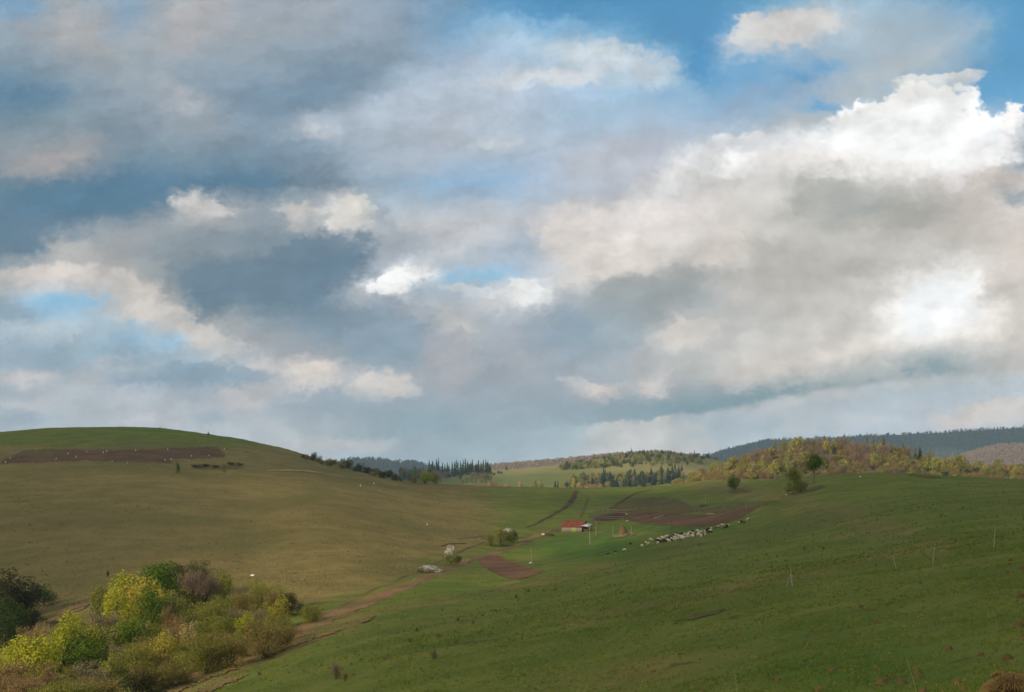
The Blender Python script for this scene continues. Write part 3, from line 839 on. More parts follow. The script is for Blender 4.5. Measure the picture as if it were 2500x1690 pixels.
LEAF = dict(
    bright=mat_leaf('leaf_bright', (122, 134, 32), (178, 174, 58)),
    yellow=mat_leaf('leaf_yellow', (138, 132, 48), (186, 172, 76)),
    green=mat_leaf('leaf_green', (66, 92, 26), (114, 130, 44)),
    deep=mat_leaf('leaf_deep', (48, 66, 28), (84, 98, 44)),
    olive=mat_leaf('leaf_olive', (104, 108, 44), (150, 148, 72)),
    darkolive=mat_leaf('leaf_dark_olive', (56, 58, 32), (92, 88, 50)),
    brown=mat_leaf('twig_brown', (106, 96, 50), (150, 134, 78), 0.25),
    rust=mat_leaf('twig_rust', (116, 96, 62), (156, 130, 90), 0.25),
    pink=mat_leaf('twig_pink', (108, 92, 78), (150, 128, 108), 0.25),
    grey=mat_leaf('twig_grey', (112, 102, 76), (150, 138, 104), 0.25),
    tan=mat_leaf('leaf_tan', (138, 122, 76), (182, 164, 108)),
    blossom=mat_leaf('blossom_white', (186, 178, 162), (230, 224, 212), 0.3),
    peach=mat_leaf('twig_peach', (150, 120, 86), (190, 160, 116), 0.25),
    wood_yellow=mat_leaf('leaf_wood_yellow', (128, 126, 58), (174, 164, 88)),
    wood_green=mat_leaf('leaf_wood_green', (110, 122, 50), (154, 158, 74)),
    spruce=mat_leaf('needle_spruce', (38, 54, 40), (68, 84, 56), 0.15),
    spruce_lit=mat_leaf('needle_sunlit', (84, 86, 40), (126, 118, 56), 0.15),  # sunlit copy of the spruce needles, the sunlight put into the colour
)
BARK = mat_bark('bark_grey', (86, 74, 62), (122, 108, 92))
BARK_D = mat_bark('bark_dark', (58, 48, 40), (88, 74, 60))


# ------------------------------------------------------------------ plants: shapes (unit height, about unit spread)
def rand_dirs(rs, n):
    v = rs.normal(size=(n, 3))
    return v / np.linalg.norm(v, axis=1, keepdims=True)


def tri_leaves(rs, c, nrm, size, elong=1.0):
    n = len(c)
    a = rand_dirs(rs, n)
    tng = np.cross(nrm, a); tng /= np.maximum(np.linalg.norm(tng, axis=1, keepdims=True), 1e-6)
    bit = np.cross(nrm, tng)
    s = (size * rs.uniform(0.6, 1.4, n))[:, None]
    v0 = c + tng * s * elong
    v1 = c - tng * s * 0.5 * elong + bit * s * 0.62
    v2 = c - tng * s * 0.5 * elong - bit * s * 0.62
    V = np.stack([v0, v1, v2], 1).reshape(-1, 3)
    return V, np.arange(3 * n).reshape(-1, 3)


def tube(pts, rad, sides=6):
    pts = np.asarray(pts, float); rad = np.asarray(rad, float)
    V = []
    for i, p in enumerate(pts):
        d = pts[min(i + 1, len(pts) - 1)] - pts[max(i - 1, 0)]
        d = d / max(np.linalg.norm(d), 1e-9)
        a = np.cross(d, (0.31, 0.95, 0.07)); a /= np.linalg.norm(a)
        b = np.cross(d, a)
        an = np.arange(sides) * 2 * math.pi / sides
        V.append(p + rad[i] * (np.cos(an)[:, None] * a + np.sin(an)[:, None] * b))
    V = np.vstack(V)
    Fc = []
    for i in range(len(pts) - 1):
        for k in range(sides):
            Fc.append((i * sides + k, i * sides + (k + 1) % sides, (i + 1) * sides + (k + 1) % sides, (i + 1) * sides + k))
    return V, np.array(Fc)


def merge(parts):
    V, Fs, off = [], [], 0
    for v, f in parts:
        V.append(v); Fs.append(np.asarray(f) + off); off += len(v)
    out = {}
    for f in Fs:
        out.setdefault(f.shape[1], []).append(f)
    return np.vstack(V), [np.vstack(x) for x in out.values()]


def lobes_of(rs, base, top, n, spread=1.0, egg=0.0):
    """centres and radii of the foliage masses of a crown of radius 0.5 between base and top"""
    out = []
    mid = (base + top) / 2; hz = (top - base) / 2
    for i in range(n):
        d = rand_dirs(rs, 1)[0]
        k = rs.uniform(0.3, 0.9)
        zz = d[2] * k
        taper = 1 - egg * (zz + 0.2)
        c = np.array([d[0] * k * 0.5 * spread * taper, d[1] * k * 0.5 * spread * taper, mid + zz * hz])
        out.append((c, rs.uniform(0.10, 0.22) * (1.15 - 0.3 * abs(zz))))
    out.append((np.array([0, 0, mid]), 0.26))
    return out


def broad_mesh(name, seed, base=0.22, n=2600, leaf=0.026, lobes=16, egg=0.25, mat=None, trunk=True, shell=0.45):
    rs = np.random.RandomState(seed)
    L = lobes_of(rs, base, 1.0, lobes, 1.0, egg)
    hz = (1 - base) / 2
    Cc, Nn, T = [], [], []
    w = np.array([l[1] ** 2 for l in L]); w /= w.sum()
    for (c, r), k in zip(L, (w * n).astype(int)):
        d = rand_dirs(rs, k)
        rad = r * (shell + (1.08 - shell) * rs.rand(k) ** 0.45)
        sq = np.array([1, 1, min(1.25, hz / 0.36)])
        p = c + d * rad[:, None] * sq
        Cc.append(p)
        nn = d + rs.normal(scale=0.55, size=(k, 3)); nn /= np.linalg.norm(nn, axis=1, keepdims=True)
        Nn.append(nn)
        T.append(np.clip(0.5 + rs.normal(scale=0.2) + rs.normal(scale=0.2, size=k), 0, 1))
    Cc = np.vstack(Cc); Nn = np.vstack(Nn); T = np.concatenate(T)
    Cc[:, 2] = np.maximum(Cc[:, 2], 0.03)
    V, Fc = tri_leaves(rs, Cc, Nn, leaf)
    cr = new_mesh(name + '_crown', V, Fc, [mat or LEAF['green']])
    attr(cr, 'tone', np.repeat(T, 3))
    tr = None
    if trunk:
        tr = trunk_mesh(name, rs, L, base)
    return cr, tr


def trunk_mesh(name, rs, L, base, r0=0.022, sides=6, limbs=7, mat=None):
    top = 0.72
    zz = np.linspace(-0.03, top, 6)
    pts = np.stack([rs.normal(scale=0.008, size=6), rs.normal(scale=0.008, size=6), zz], 1)
    rad = np.linspace(r0 * 1.15, r0 * 0.3, 6)
    parts = [tube(pts, rad, sides)]
    for c, r in L[:limbs]:
        s0 = np.array([0, 0, max(0.05, min(base * 0.9 + 0.1 * rs.rand(), c[2] - 0.1))])
        m = (s0 + c) / 2 + rs.normal(scale=0.02, size=3)
        parts.append(tube([s0, m, c], [r0 * 0.5, r0 * 0.33, r0 * 0.1], 4))
    V, Fs = merge(parts)
    return new_mesh(name + '_trunk', V, Fs, [mat or BARK], smooth=True)


def twig_mesh(name, seed, base=0.05, n=1500, lobes=14, width=0.0035, length=0.16, leaf=0.014, leaf_share=0.45, mat=None, stems=7):
    """a thin, barely leafing crown: fans of fine twigs with buds between them"""
    rs = np.random.RandomState(seed)
    L = lobes_of(rs, base, 1.0, lobes, 1.05, 0.1)
    w = np.array([l[1] ** 2 for l in L]); w /= w.sum()
    P, Dd, T = [], [], []
    for (c, r), k in zip(L, (w * n).astype(int)):
        d = rand_dirs(rs, k)
        p = c + d * (r * rs.rand(k) ** 0.4)[:, None]
        tone = np.clip(0.5 + rs.normal(scale=0.18) + rs.normal(scale=0.2, size=k), 0, 1)
        P.append(p); T.append(tone)
        up = p - np.array([0, 0, -0.15])
        up = up / np.linalg.norm(up, axis=1, keepdims=True) + rs.normal(scale=0.35, size=(k, 3))
        Dd.append(up / np.linalg.norm(up, axis=1, keepdims=True))
    P = np.vstack(P); Dd = np.vstack(Dd); T = np.concatenate(T)
    P[:, 2] = np.maximum(P[:, 2], 0.03)
    k = int(len(P) * (1 - leaf_share))
    sel = rs.permutation(len(P)); a, b = sel[:k], sel[k:]
    side = np.cross(Dd[a], rand_dirs(rs, len(a))); side /= np.linalg.norm(side, axis=1, keepdims=True)
    ln = (length * rs.uniform(0.5, 1.2, len(a)))[:, None]
    Vt = np.stack([P[a] - Dd[a] * ln * 0.5 + side * width, P[a] - Dd[a] * ln * 0.5 - side * width, P[a] + Dd[a] * ln * 0.5], 1).reshape(-1, 3)
    Ft = np.arange(len(Vt)).reshape(-1, 3)
    Vl, Fl = tri_leaves(rs, P[b], rand_dirs(rs, len(b)), leaf)
    V = np.vstack([Vt, Vl]); Fc = np.vstack([Ft, Fl + len(Vt)])
    cr = new_mesh(name + '_crown', V, Fc, [mat or LEAF['brown']])
    attr(cr, 'tone', np.concatenate([np.repeat(T[a], 3) * 0.8, np.repeat(T[b], 3)]))
    parts = []
    for i in range(stems):
        c, r = L[i % len(L)]
        s0 = np.array([rs.normal(scale=0.03), rs.normal(scale=0.03), -0.03])
        m = s0 * 0.6 + c * 0.4 + np.array([0, 0, 0.08])
        parts.append(tube([s0, m, c], [0.013, 0.009, 0.003], 4))
    Vs, Fs = merge(parts)
    tr = new_mesh(name + '_trunk', Vs, Fs, [BARK_D], smooth=True)
    return cr, tr


def spruce_mesh(name, seed, whorls=24, per=9, mat=None, droop=0.3):
    rs = np.random.RandomState(seed)
    T, V, Fc = [], [], []
    thin = rs.uniform(0.7, 1.15); gap = rs.uniform(0.05, 0.22); lop = rs.uniform(0, 6.28); bend = rs.uniform(0.6, 1.1)
    for i in range(whorls):
        f = i / (whorls - 1.0)
        z = gap + (0.98 - gap) * f
        r = 0.5 * thin * (1 - f) ** bend * rs.uniform(0.6, 1.2) + 0.02
        for k in range(per):
            if rs.rand() < 0.12:
                continue
            a = rs.uniform(0, 2 * math.pi)
            rr = r * rs.uniform(0.5, 1.2) * (1 + 0.25 * math.cos(a - lop))
            d = np.array([math.cos(a), math.sin(a), 0]); s = np.array([-d[1], d[0], 0])
            w = rr * rs.uniform(0.18, 0.4) + 0.012
            zz = z + rs.normal(scale=0.012)
            tip = d * rr + np.array([0, 0, zz - droop * rr * rs.uniform(0.2, 0.9)])
            n0 = len(V)
            V += [np.array([0, 0, zz + 0.05]), d * rr * 0.55 + s * w + np.array([0, 0, zz - 0.02]), tip, d * rr * 0.55 - s * w + np.array([0, 0, zz - 0.02])]
            Fc += [(n0, n0 + 1, n0 + 2), (n0, n0 + 2, n0 + 3)]
            T += [np.clip(rs.normal(0.45, 0.22), 0, 1)] * 4
    cr = new_mesh(name + '_crown', np.array(V), np.array(Fc), [mat or LEAF['spruce']])
    attr(cr, 'tone', T)
    Vt, Ft = tube([(0, 0, -0.03), (0, 0, 0.5), (0, 0, 0.97)], [0.022, 0.014, 0.003], 6)
    tr = new_mesh(name + '_trunk', Vt, Ft, [BARK_D], smooth=True)
    return cr, tr


PROTO = {
    'broad': [broad_mesh('broad_tree', 100 + i, base=0.08, n=3000, leaf=0.024, lobes=18) for i in range(4)],
    'standard': [broad_mesh('standard_tree', 110 + i, base=0.34, n=2800, leaf=0.026, lobes=18, egg=0.1) for i in range(2)],
    'round': [broad_mesh('round_shrub', 120 + i, base=-0.15, n=2200, leaf=0.028, lobes=13, egg=0.1) for i in range(3)],
    'twig': [twig_mesh('twiggy_shrub', 140 + i, base=-0.22, n=4200, leaf_share=0.66, leaf=0.019, lobes=20) for i in range(4)],
    'bare': [twig_mesh('bare_tree', 160 + i, base=0.3, n=2600, leaf_share=0.3, length=0.2, stems=9) for i in range(3)],
    'far_broad': [broad_mesh('far_broad_tree', 200 + i, base=0.10, n=900, leaf=0.046, lobes=12) for i in range(4)],
    'far_bare': [twig_mesh('far_bare_tree', 220 + i, base=0.2, n=820, leaf_share=0.45, width=0.008, length=0.2, leaf=0.026, stems=6) for i in range(4)],
    'spruce': [spruce_mesh('spruce', 240 + i) for i in range(7)],
    'far_round': [broad_mesh('far_shrub', 260 + i, base=-0.1, n=420, leaf=0.06, lobes=8, egg=0.1) for i in range(3)],
}
prng = random.Random(5)


def plant(name, shape, leaf, loc, h, w, label, cat='tree', group=None, idx=None, bark=None, lean=0.0):
    """one tree or shrub: an empty at its foot carrying trunk and crown"""
    ps = PROTO[shape]
    cr, tr = ps[prng.randrange(len(ps)) if idx is None else idx % len(ps)]
    o = empty(name, loc, prng.uniform(0, 6.28), (w, w, h))
    tag(o, label, cat, group)
    c = link('crown', cr, o)
    if c.material_slots[0].material != LEAF[leaf]:
        c.material_slots[0].link = 'OBJECT'
        c.material_slots[0].material = LEAF[leaf]
    tk = link('trunk', tr, o)
    if bark:
        tk.material_slots[0].link = 'OBJECT'
        tk.material_slots[0].material = bark
    return o


def plant_px(name, shape, leaf, px, ytop, ybase, wpx, label, cat='tree', group=None, where=None, sink=0.0, **k):
    x, y, z = hit(px, ybase) if where is None else hhit(where, px, ybase)
    h = (ybase - ytop) / F_PX * y; w = wpx / F_PX * y
    return plant(name, shape, leaf, (x, y, z - sink * h), h, w, label, cat, group, **k)


# ------------------------------------------------------------------ the grove in the valley
G_GROVE = 'trees and shrubs of the valley grove'
ZK = 2.787
L_TWIG = {'olive': 'olive twiggy shrub just coming into leaf in the valley grove', 'brown': 'brown twiggy leafless shrub in the valley grove',
          'grey': 'grey-pink bare twiggy shrub in the valley grove', 'rust': 'rusty brown leafless shrub at the left end of the valley grove',
          'pink': 'pinkish bare tree rising out of the valley grove', 'darkolive': 'dark olive shrub in the shaded clump at the left edge',
          'tan': 'pale tan shrub amid the valley grove', 'deep': 'dark green leafy shrub in the shaded clump at the left edge'}
GROVE = [  # zoomed x, top, base, width, shape, leaf, label
 (980,215,600,330,'broad','yellow','tall yellow-green leafed tree in the middle of the valley grove'),
 (1090,105,500,330,'broad','green','tall darker green tree directly behind the yellow-green one in the grove'),
 (885,175,520,220,'broad','bright','fresh green tree behind the left shoulder of the yellow-green tree in the grove'),
 (1260,262,540,185,'broad','olive','small olive-green leafing tree right of the tall yellow-green tree'),
 (1365,185,520,230,'bare','pink','tall pinkish bare tree fanning up at the back of the grove'),
 (1225,72,380,230,'twig','darkolive','dark olive shrub topmost at the back of the grove'),
 (1370,105,350,220,'twig','darkolive','dark bushy shrub beside the topmost one at the back of the grove'),
 (1530,182,430,170,'broad','olive','dull yellow-green tree right of the pinkish bare tree'),
 (1450,250,440,160,'twig','olive',None),
 (700,310,600,185,'broad','olive','thin dull yellow-green tree at the back left of the tall grove trees'),
 (700,430,740,220,'twig','grey','grey-brown bare tree in front of the thin yellow-green one, left in the grove'),
 (505,488,840,250,'broad','bright','bright yellow-green tree behind the big rounded one at the lower left of the grove'),
 (235,590,1010,320,'broad','bright','big rounded bright green tree at the lower left end of the grove'),
 (190,535,840,150,'twig','rust','rusty bare tree peeping over the big rounded bright green tree'),
 (300,525,830,150,'twig','tan','tan budding tree right of the rusty one behind the big rounded tree'),
 (885,490,770,270,'broad','green','low wide green tree in front of the tall yellow-green tree'),
 (625,660,930,240,'round','green','green shrub right of the big rounded bright tree'),
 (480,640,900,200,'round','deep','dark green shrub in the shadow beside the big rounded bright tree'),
 (1140,415,670,120,'twig','rust','narrow rusty brown shrub right of the low wide green tree'),
 (1230,498,710,120,'twig','rust','low rusty shrub beside the narrow rusty one'),
 (1140,540,720,110,'twig','grey',None),
 (1290,545,760,125,'round','tan','pale straw-coloured rounded shrub in the middle of the grove'),
 (1120,600,870,210,'round','yellow','yellow-green rounded shrub below the pale straw-coloured one'),
 (1420,395,660,240,'twig','olive',None),(1540,335,560,200,'twig','olive',None),(1660,325,560,180,'twig','brown',None),
 (1780,245,480,200,'twig','olive',None),(1960,285,510,170,'twig','darkolive','dark shrub at the upper right end of the grove'),
 (1880,370,600,150,'round','yellow','small yellow-green shrub near the right end of the grove'),
 (1660,458,680,155,'round','bright','small bright lime-green shrub in the right half of the grove'),
 (1800,525,800,290,'twig','brown',None),(1580,595,860,260,'twig','brown',None),(1400,635,910,260,'twig','olive',None),
 (1900,435,720,180,'twig','olive',None),(2110,385,560,140,'twig','olive','low lone shrub past the right end of the grove'),
 (900,655,950,240,'twig','olive',None),(740,745,990,150,'round','olive','rounded olive shrub near the lower left trees of the grove'),
 (600,785,1040,240,'twig','grey',None),(350,785,1090,240,'twig','rust',None),(1180,755,990,260,'twig','brown',None),
 (1010,825,1040,240,'twig','brown',None),(900,865,1080,250,'round','darkolive','dark olive thicket at the near lower edge of the grove'),
 (700,895,1120,260,'twig','brown',None),(500,935,1150,260,'twig','olive',None),(330,945,1160,220,'twig','olive',None),
 (60,755,1110,260,'twig','rust',None),(150,895,1160,220,'twig','rust',None),(1500,495,720,200,'twig','olive',None),
 (1750,435,640,170,'twig','grey',None),(1000,635,860,170,'twig','brown',None),(1310,720,900,170,'twig','olive',None),
 (820,680,900,160,'twig','grey',None),(1690,620,790,200,'twig','brown',None),(1960,540,720,140,'twig','brown',None),
 (1460,560,760,170,'twig','brown',None),(1600,450,620,140,'twig','grey',None),(580,560,760,160,'twig','grey',None),
 (1080,720,900,130,'twig','brown',None),(800,600,800,140,'twig','olive',None),(1860,320,520,150,'twig','brown',None),
 (420,560,860,220,'broad','bright','bright green tree filling the gap right of the big rounded tree'),(330,650,960,200,'round','bright','low bright green shrub in front of the big rounded tree'),
 (570,600,880,190,'round','green','green shrub below the bright yellow-green tree at the lower left'),(800,330,660,210,'broad','bright','fresh green tree at the left foot of the tall yellow-green tree'),
 (1040,320,640,190,'broad','green','green tree at the right foot of the tall yellow-green tree'),(1190,340,600,160,'round','olive','olive shrub between the tall trees and the small olive tree'),
 (690,560,830,210,'round','olive','broad olive shrub left of the low wide green tree'),(110,640,1000,210,'round','bright','bright green shrub at the left foot of the big rounded tree'),
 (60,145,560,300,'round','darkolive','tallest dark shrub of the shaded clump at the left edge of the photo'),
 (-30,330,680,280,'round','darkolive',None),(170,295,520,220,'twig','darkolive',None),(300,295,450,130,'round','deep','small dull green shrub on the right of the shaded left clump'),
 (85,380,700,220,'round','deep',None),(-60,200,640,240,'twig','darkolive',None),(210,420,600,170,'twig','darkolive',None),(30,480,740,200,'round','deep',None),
]
for (zx, zt, zb, zw, shp, lf, lab) in GROVE:
    cat = 'tree' if shp in ('broad', 'bare') else 'shrub'
    nm = {'broad': 'leafy_tree', 'bare': 'bare_tree', 'twig': 'twiggy_shrub', 'round': 'rounded_shrub'}[shp]
    plant_px(nm, shp, lf, zx / ZK, 1320 + zt / ZK, 1320 + zb / ZK, zw / ZK * 1.42, lab or L_TWIG[lf], cat, G_GROVE)

# ------------------------------------------------------------------ shrubs along the track and on the open slopes
def shrub(px, yt, yb, w, shp, lf, lab, name='shrub', cat='shrub', group=None, **k):
    return plant_px(name, shp, lf, px, yt, yb, w, lab, cat, group, **k)


shrub(1222, 1282, 1332, 62, 'round', 'olive', 'large dark olive shrub beside the dirt track below the shed')
shrub(1252, 1290, 1326, 48, 'round', 'darkolive', 'dark lobe-shaped shrub right of the large one beside the track')
shrub(1198, 1300, 1334, 40, 'twig', 'olive', 'olive twiggy shrub left of the large dark one beside the track')
shrub(1238, 1281, 1316, 34, 'far_round', 'blossom', 'white-blossomed shrub growing behind the large dark one by the track', 'blossoming_shrub')
shrub(1098, 1330, 1368, 28, 'far_round', 'blossom', 'tall narrow white-blossomed shrub on the track bank', 'blossoming_shrub')
shrub(1101, 1348, 1380, 40, 'round', 'olive', 'olive shrub at the foot of the tall white-blossomed one')
shrub(1120, 1352, 1376, 26, 'round', 'darkolive', 'dark shrub in the shade of the tall white-blossomed one')
shrub(1048, 1374, 1398, 60, 'far_round', 'blossom', 'low wide pale-blossomed shrub on the upper edge of the track', 'blossoming_shrub')
shrub(1030, 1380, 1400, 30, 'round', 'grey', 'low grey shrub at the left end of the wide pale-blossomed one')
shrub(433, 1128, 1154, 14, 'round', 'deep', 'small dark evergreen below the ploughed strip on the left hill', 'small_tree', 'tree')
shrub(547, 1126, 1160, 15, 'broad', 'olive', 'slender pale green tree casting a long shadow on the left hill', 'small_tree', 'tree')
shrub(509, 1054, 1066, 6, 'broad', 'deep', 'tiny lone tree on the skyline of the left hill', 'small_tree', 'tree')
shrub(391, 1042, 1050, 5, 'twig', 'brown', 'tiny bare sapling on the left hill skyline', 'sapling', 'sapling')
shrub(264, 1390, 1410, 10, 'round', 'deep', 'little dark bush alone above the grove')
for i, (px, yb, w) in enumerate([(480, 1141, 34), (500, 1139, 26), (565, 1135, 30), (585, 1137, 20), (525, 1142, 24)]):
    shrub(px, yb - 8, yb + 1, w, 'round', 'darkolive', 'low scrub patch on the bank below the ploughed strip', 'low_scrub', 'shrub', 'scrub on the left hill bank')
for i in range(26):
    f = i / 25.0
    px = 742 + f * 235 + prng.uniform(-6, 6)
    yb = 1118 + f * 56 + prng.uniform(-2, 5)
    hh = prng.uniform(11, 24); lf = prng.choice(['darkolive', 'darkolive', 'olive', 'brown'])
    shrub(px, yb - hh, yb, hh * prng.uniform(1.1, 1.7), prng.choice(['round', 'twig', 'round']), lf,
          {'darkolive': 'dark thorny shrub in the row down the right flank of the left hill', 'olive': 'olive shrub in the row down the right flank of the left hill',
           'brown': 'brown shrub in the row down the right flank of the left hill'}[lf], 'flank_shrub', 'shrub', 'shrubs down the flank of the left hill')
shrub(1036, 1144, 1182, 44, 'round', 'bright', 'yellow-green shrub on the saddle in front of the dark conifers')
shrub(1060, 1150, 1182, 34, 'round', 'olive', 'olive shrub right of the yellow-green one on the saddle')
shrub(1012, 1160, 1180, 24, 'twig', 'brown', 'low brown shrub left of the yellow-green one on the saddle')
# on the right crest
shrub(1794, 1156, 1196, 42, 'round', 'green', 'round dark green shrub alone on the right crest')
shrub(1938, 1136, 1206, 40, 'standard', 'olive', 'slender olive tree between the shrubs on the right crest', 'slender_tree', 'tree')
shrub(1955, 1166, 1203, 62, 'round', 'olive', 'wide olive shrub behind the slender olive tree on the right crest')
shrub(1925, 1172, 1200, 36, 'twig', 'olive', 'twiggy shrub left of the slender olive tree on the right crest')
shrub(1987, 1106, 1180, 60, 'standard', 'green', 'dark full-crowned tree standing tallest on the right crest', 'crest_tree', 'tree', idx=1)
# thin leafless bushes on the near slope
NEARB = [(820,1612,1658,30),(843,1640,1662,20),(1062,1582,1608,20),(1290,1436,1446,14),(1118,1502,1516,14),(1155,1512,1524,12),(1070,1545,1556,12),(1001,1555,1568,14),
         (1112,1560,1570,12),(1354,1432,1442,12),(632,1633,1650,14),(1018,1530,1542,14),(1963,1330,1344,10),(2138,1372,1384,6),(940,1600,1612,14),(1260,1448,1460,10),(1212,1484,1494,10)]
for i, (px, yt, yb, w) in enumerate(NEARB):
    lab = ['bare brown thorn bush, largest on the near slope at lower left', 'small bare bush at the foot of the largest thorn bush', 'bare bush standing alone in the middle of the near slope'][i] if i < 3 else 'tiny leafless bush scattered on the near green slope'
    shrub(px, yt, yb, w, 'twig', 'brown' if i % 2 else 'pink', lab, 'thorn_bush', 'bush', 'leafless bushes on the near slope')

# undergrowth filling the grove between the larger shrubs
frs = random.Random(91)
k = 0
while k < 46:
    zx, zb = frs.uniform(20, 2050), frs.uniform(430, 1120)
    up = float(np.interp(zx, [0, 300, 600, 900, 1300, 1700, 2000], [900, 800, 640, 520, 470, 470, 500]))
    lo = float(np.interp(zx, [0, 300, 600, 900, 1200, 1500, 1800, 2000], [1150, 1150, 1120, 1080, 980, 880, 780, 680]))
    if not up < zb < lo:
        continue
    k += 1
    lf = frs.choice(['olive', 'brown', 'olive', 'olive', 'brown', 'grey'])
    hh = frs.uniform(90, 150)
    plant_px('undergrowth_shrub', 'twig', lf, zx / ZK, 1320 + (zb - hh) / ZK, 1320 + zb / ZK, hh * frs.uniform(1.1, 1.6) / ZK,
             {'olive': 'low olive undergrowth shrub in the valley grove', 'brown': 'low brown undergrowth shrub in the valley grove', 'grey': 'low grey undergrowth shrub in the valley grove', 'darkolive': 'low dark undergrowth shrub in the valley grove'}[lf], 'shrub', G_GROVE)
# ------------------------------------------------------------------ woods on the hills
wr = random.Random(77)


def far(where, px, yb, hpx, wpx, shp, lf, name, label, group, cat='tree', **k):
    return plant_px(name, shp, lf, px, yb - hpx, yb, wpx, label, cat, group, where=where, sink=0.03, **k)


# the sunlit wood on the right-hand hill: ground line of the hill, ranks of trees up its face
def wood_rank(x):
    return float(np.interp(x, [1640, 1700, 1760, 1820, 1900, 2000, 2100, 2200, 2300, 2400, 2500], [1182, 1166, 1143, 1117, 1097, 1091, 1093, 1109, 1133, 1145, 1145]))


GW = 'trees of the sunlit wood on the right-hand hill'
LABW = {('far_broad', 'wood_yellow'): 'yellow-green leafing tree in the sunlit wood on the right-hand hill', ('far_broad', 'wood_green'): 'fresh green leafing tree in the sunlit wood on the right-hand hill',
        ('far_broad', 'olive'): 'olive leafing tree in the sunlit wood on the right-hand hill', ('far_bare', 'pink'): 'purplish bare tree in the sunlit wood on the right-hand hill',
        ('far_bare', 'rust'): 'rusty brown bare tree in the sunlit wood on the right-hand hill', ('far_bare', 'brown'): 'brown bare tree in the sunlit wood on the right-hand hill',
        ('spruce', 'spruce_lit'): 'sunlit spruce poking out of the wood on the right-hand hill'}
n_w = 0
for k in range(520):
    x = wr.uniform(1690, 2560)
    f = wr.random() ** 0.8
    yg = wood_rank(min(x, 2500))
    yb = yg + f * (1186 - yg) * 0.95 + 1
    dens = 1.0 if 1800 < x < 2230 else 0.8
    if wr.random() > dens:
        continue
    right = x > 2230
    left = x < 1830
    r = wr.random()
    if left:
        shp, lf = ('far_broad', wr.choice(['wood_yellow', 'wood_yellow', 'olive'])) if r < 0.7 else ('far_bare', 'rust')
        h = wr.uniform(16, 28)
    elif right:
        shp, lf = ('far_broad', wr.choice(['olive', 'wood_yellow', 'olive'])) if r < 0.5 else ('far_bare', wr.choice(['rust', 'brown']))
        h = wr.uniform(18, 30)
    else:
        pb = 0.34 if x < 1960 else 0.17
        if r < pb:
            shp, lf = 'far_broad', wr.choice(['wood_yellow', 'wood_green', 'wood_yellow', 'olive'])
        elif r > 0.96:
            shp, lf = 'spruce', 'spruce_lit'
        else:
            shp, lf = 'far_bare', wr.choice(['pink', 'pink', 'rust', 'brown'])
        h = wr.uniform(22, 38)
    w = h * (wr.uniform(0.8, 1.15) if shp != 'spruce' else 0.32)
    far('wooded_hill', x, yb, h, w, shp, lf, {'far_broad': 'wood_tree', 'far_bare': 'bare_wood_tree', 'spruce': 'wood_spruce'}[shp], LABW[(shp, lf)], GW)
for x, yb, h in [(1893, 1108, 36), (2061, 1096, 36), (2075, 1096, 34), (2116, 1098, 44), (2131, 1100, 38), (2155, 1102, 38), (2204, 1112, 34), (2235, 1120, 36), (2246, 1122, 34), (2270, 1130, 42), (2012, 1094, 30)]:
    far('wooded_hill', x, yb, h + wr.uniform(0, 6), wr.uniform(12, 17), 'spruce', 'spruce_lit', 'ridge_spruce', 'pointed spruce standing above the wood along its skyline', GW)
for x, yb, h, w, lf in [(1945, 1116, 52, 52, 'wood_yellow'), (1958, 1142, 46, 42, 'wood_yellow'), (2020, 1112, 44, 28, 'wood_yellow'), (1924, 1166, 60, 24, 'wood_green'), (2265, 1158, 40, 36, 'wood_green'), (2290, 1156, 48, 34, 'wood_yellow'),
                        (2330, 1160, 52, 40, 'wood_yellow'), (2345, 1162, 56, 44, 'olive'), (2212, 1142, 30, 20, 'wood_green'), (2135, 1150, 46, 40, 'wood_green'), (1890, 1172, 52, 38, 'wood_yellow'), (1985, 1108, 44, 44, 'rust')]:
    shp = 'far_bare' if lf == 'rust' else 'far_broad'
    far('wooded_hill', x, yb, h, w, shp, lf, 'wood_tree', LABW[(shp, lf)], GW)
for k in range(46):      # scrub on the bright left flank
    x = wr.uniform(1640, 1850)
    yg = wood_rank(x)
    yb = yg + wr.random() * max(4, 1182 - yg)
    hh = wr.uniform(8, 18)
    far('wooded_hill', x, yb, hh, hh * wr.uniform(1.0, 1.6), 'far_round', wr.choice(['wood_yellow', 'tan', 'olive', 'wood_yellow']), 'flank_shrub', 'pale yellow-green shrub on the bright left flank of the wooded hill', 'shrubs on the flank of the wooded hill', 'shrub')
for k in range(70):      # low growth at the wood's foot, right end
    x = wr.uniform(2230, 2560)
    yg = wood_rank(min(x, 2500))
    yb = yg + wr.random() * 32
    hh = wr.uniform(9, 18)
    far('wooded_hill', x, yb, hh, hh * wr.uniform(0.9, 1.5), wr.choice(['far_round', 'far_bare']), wr.choice(['rust', 'olive', 'tan', 'brown', 'peach']), 'edge_shrub', 'low mixed shrub at the right end of the wooded hill', 'shrubs at the foot of the wooded hill', 'shrub')
far('wooded_hill', 1913, 1118, 58, 10, 'far_bare', 'grey', 'dead_tree', 'pale dead trunk standing up through the left of the wood', None)

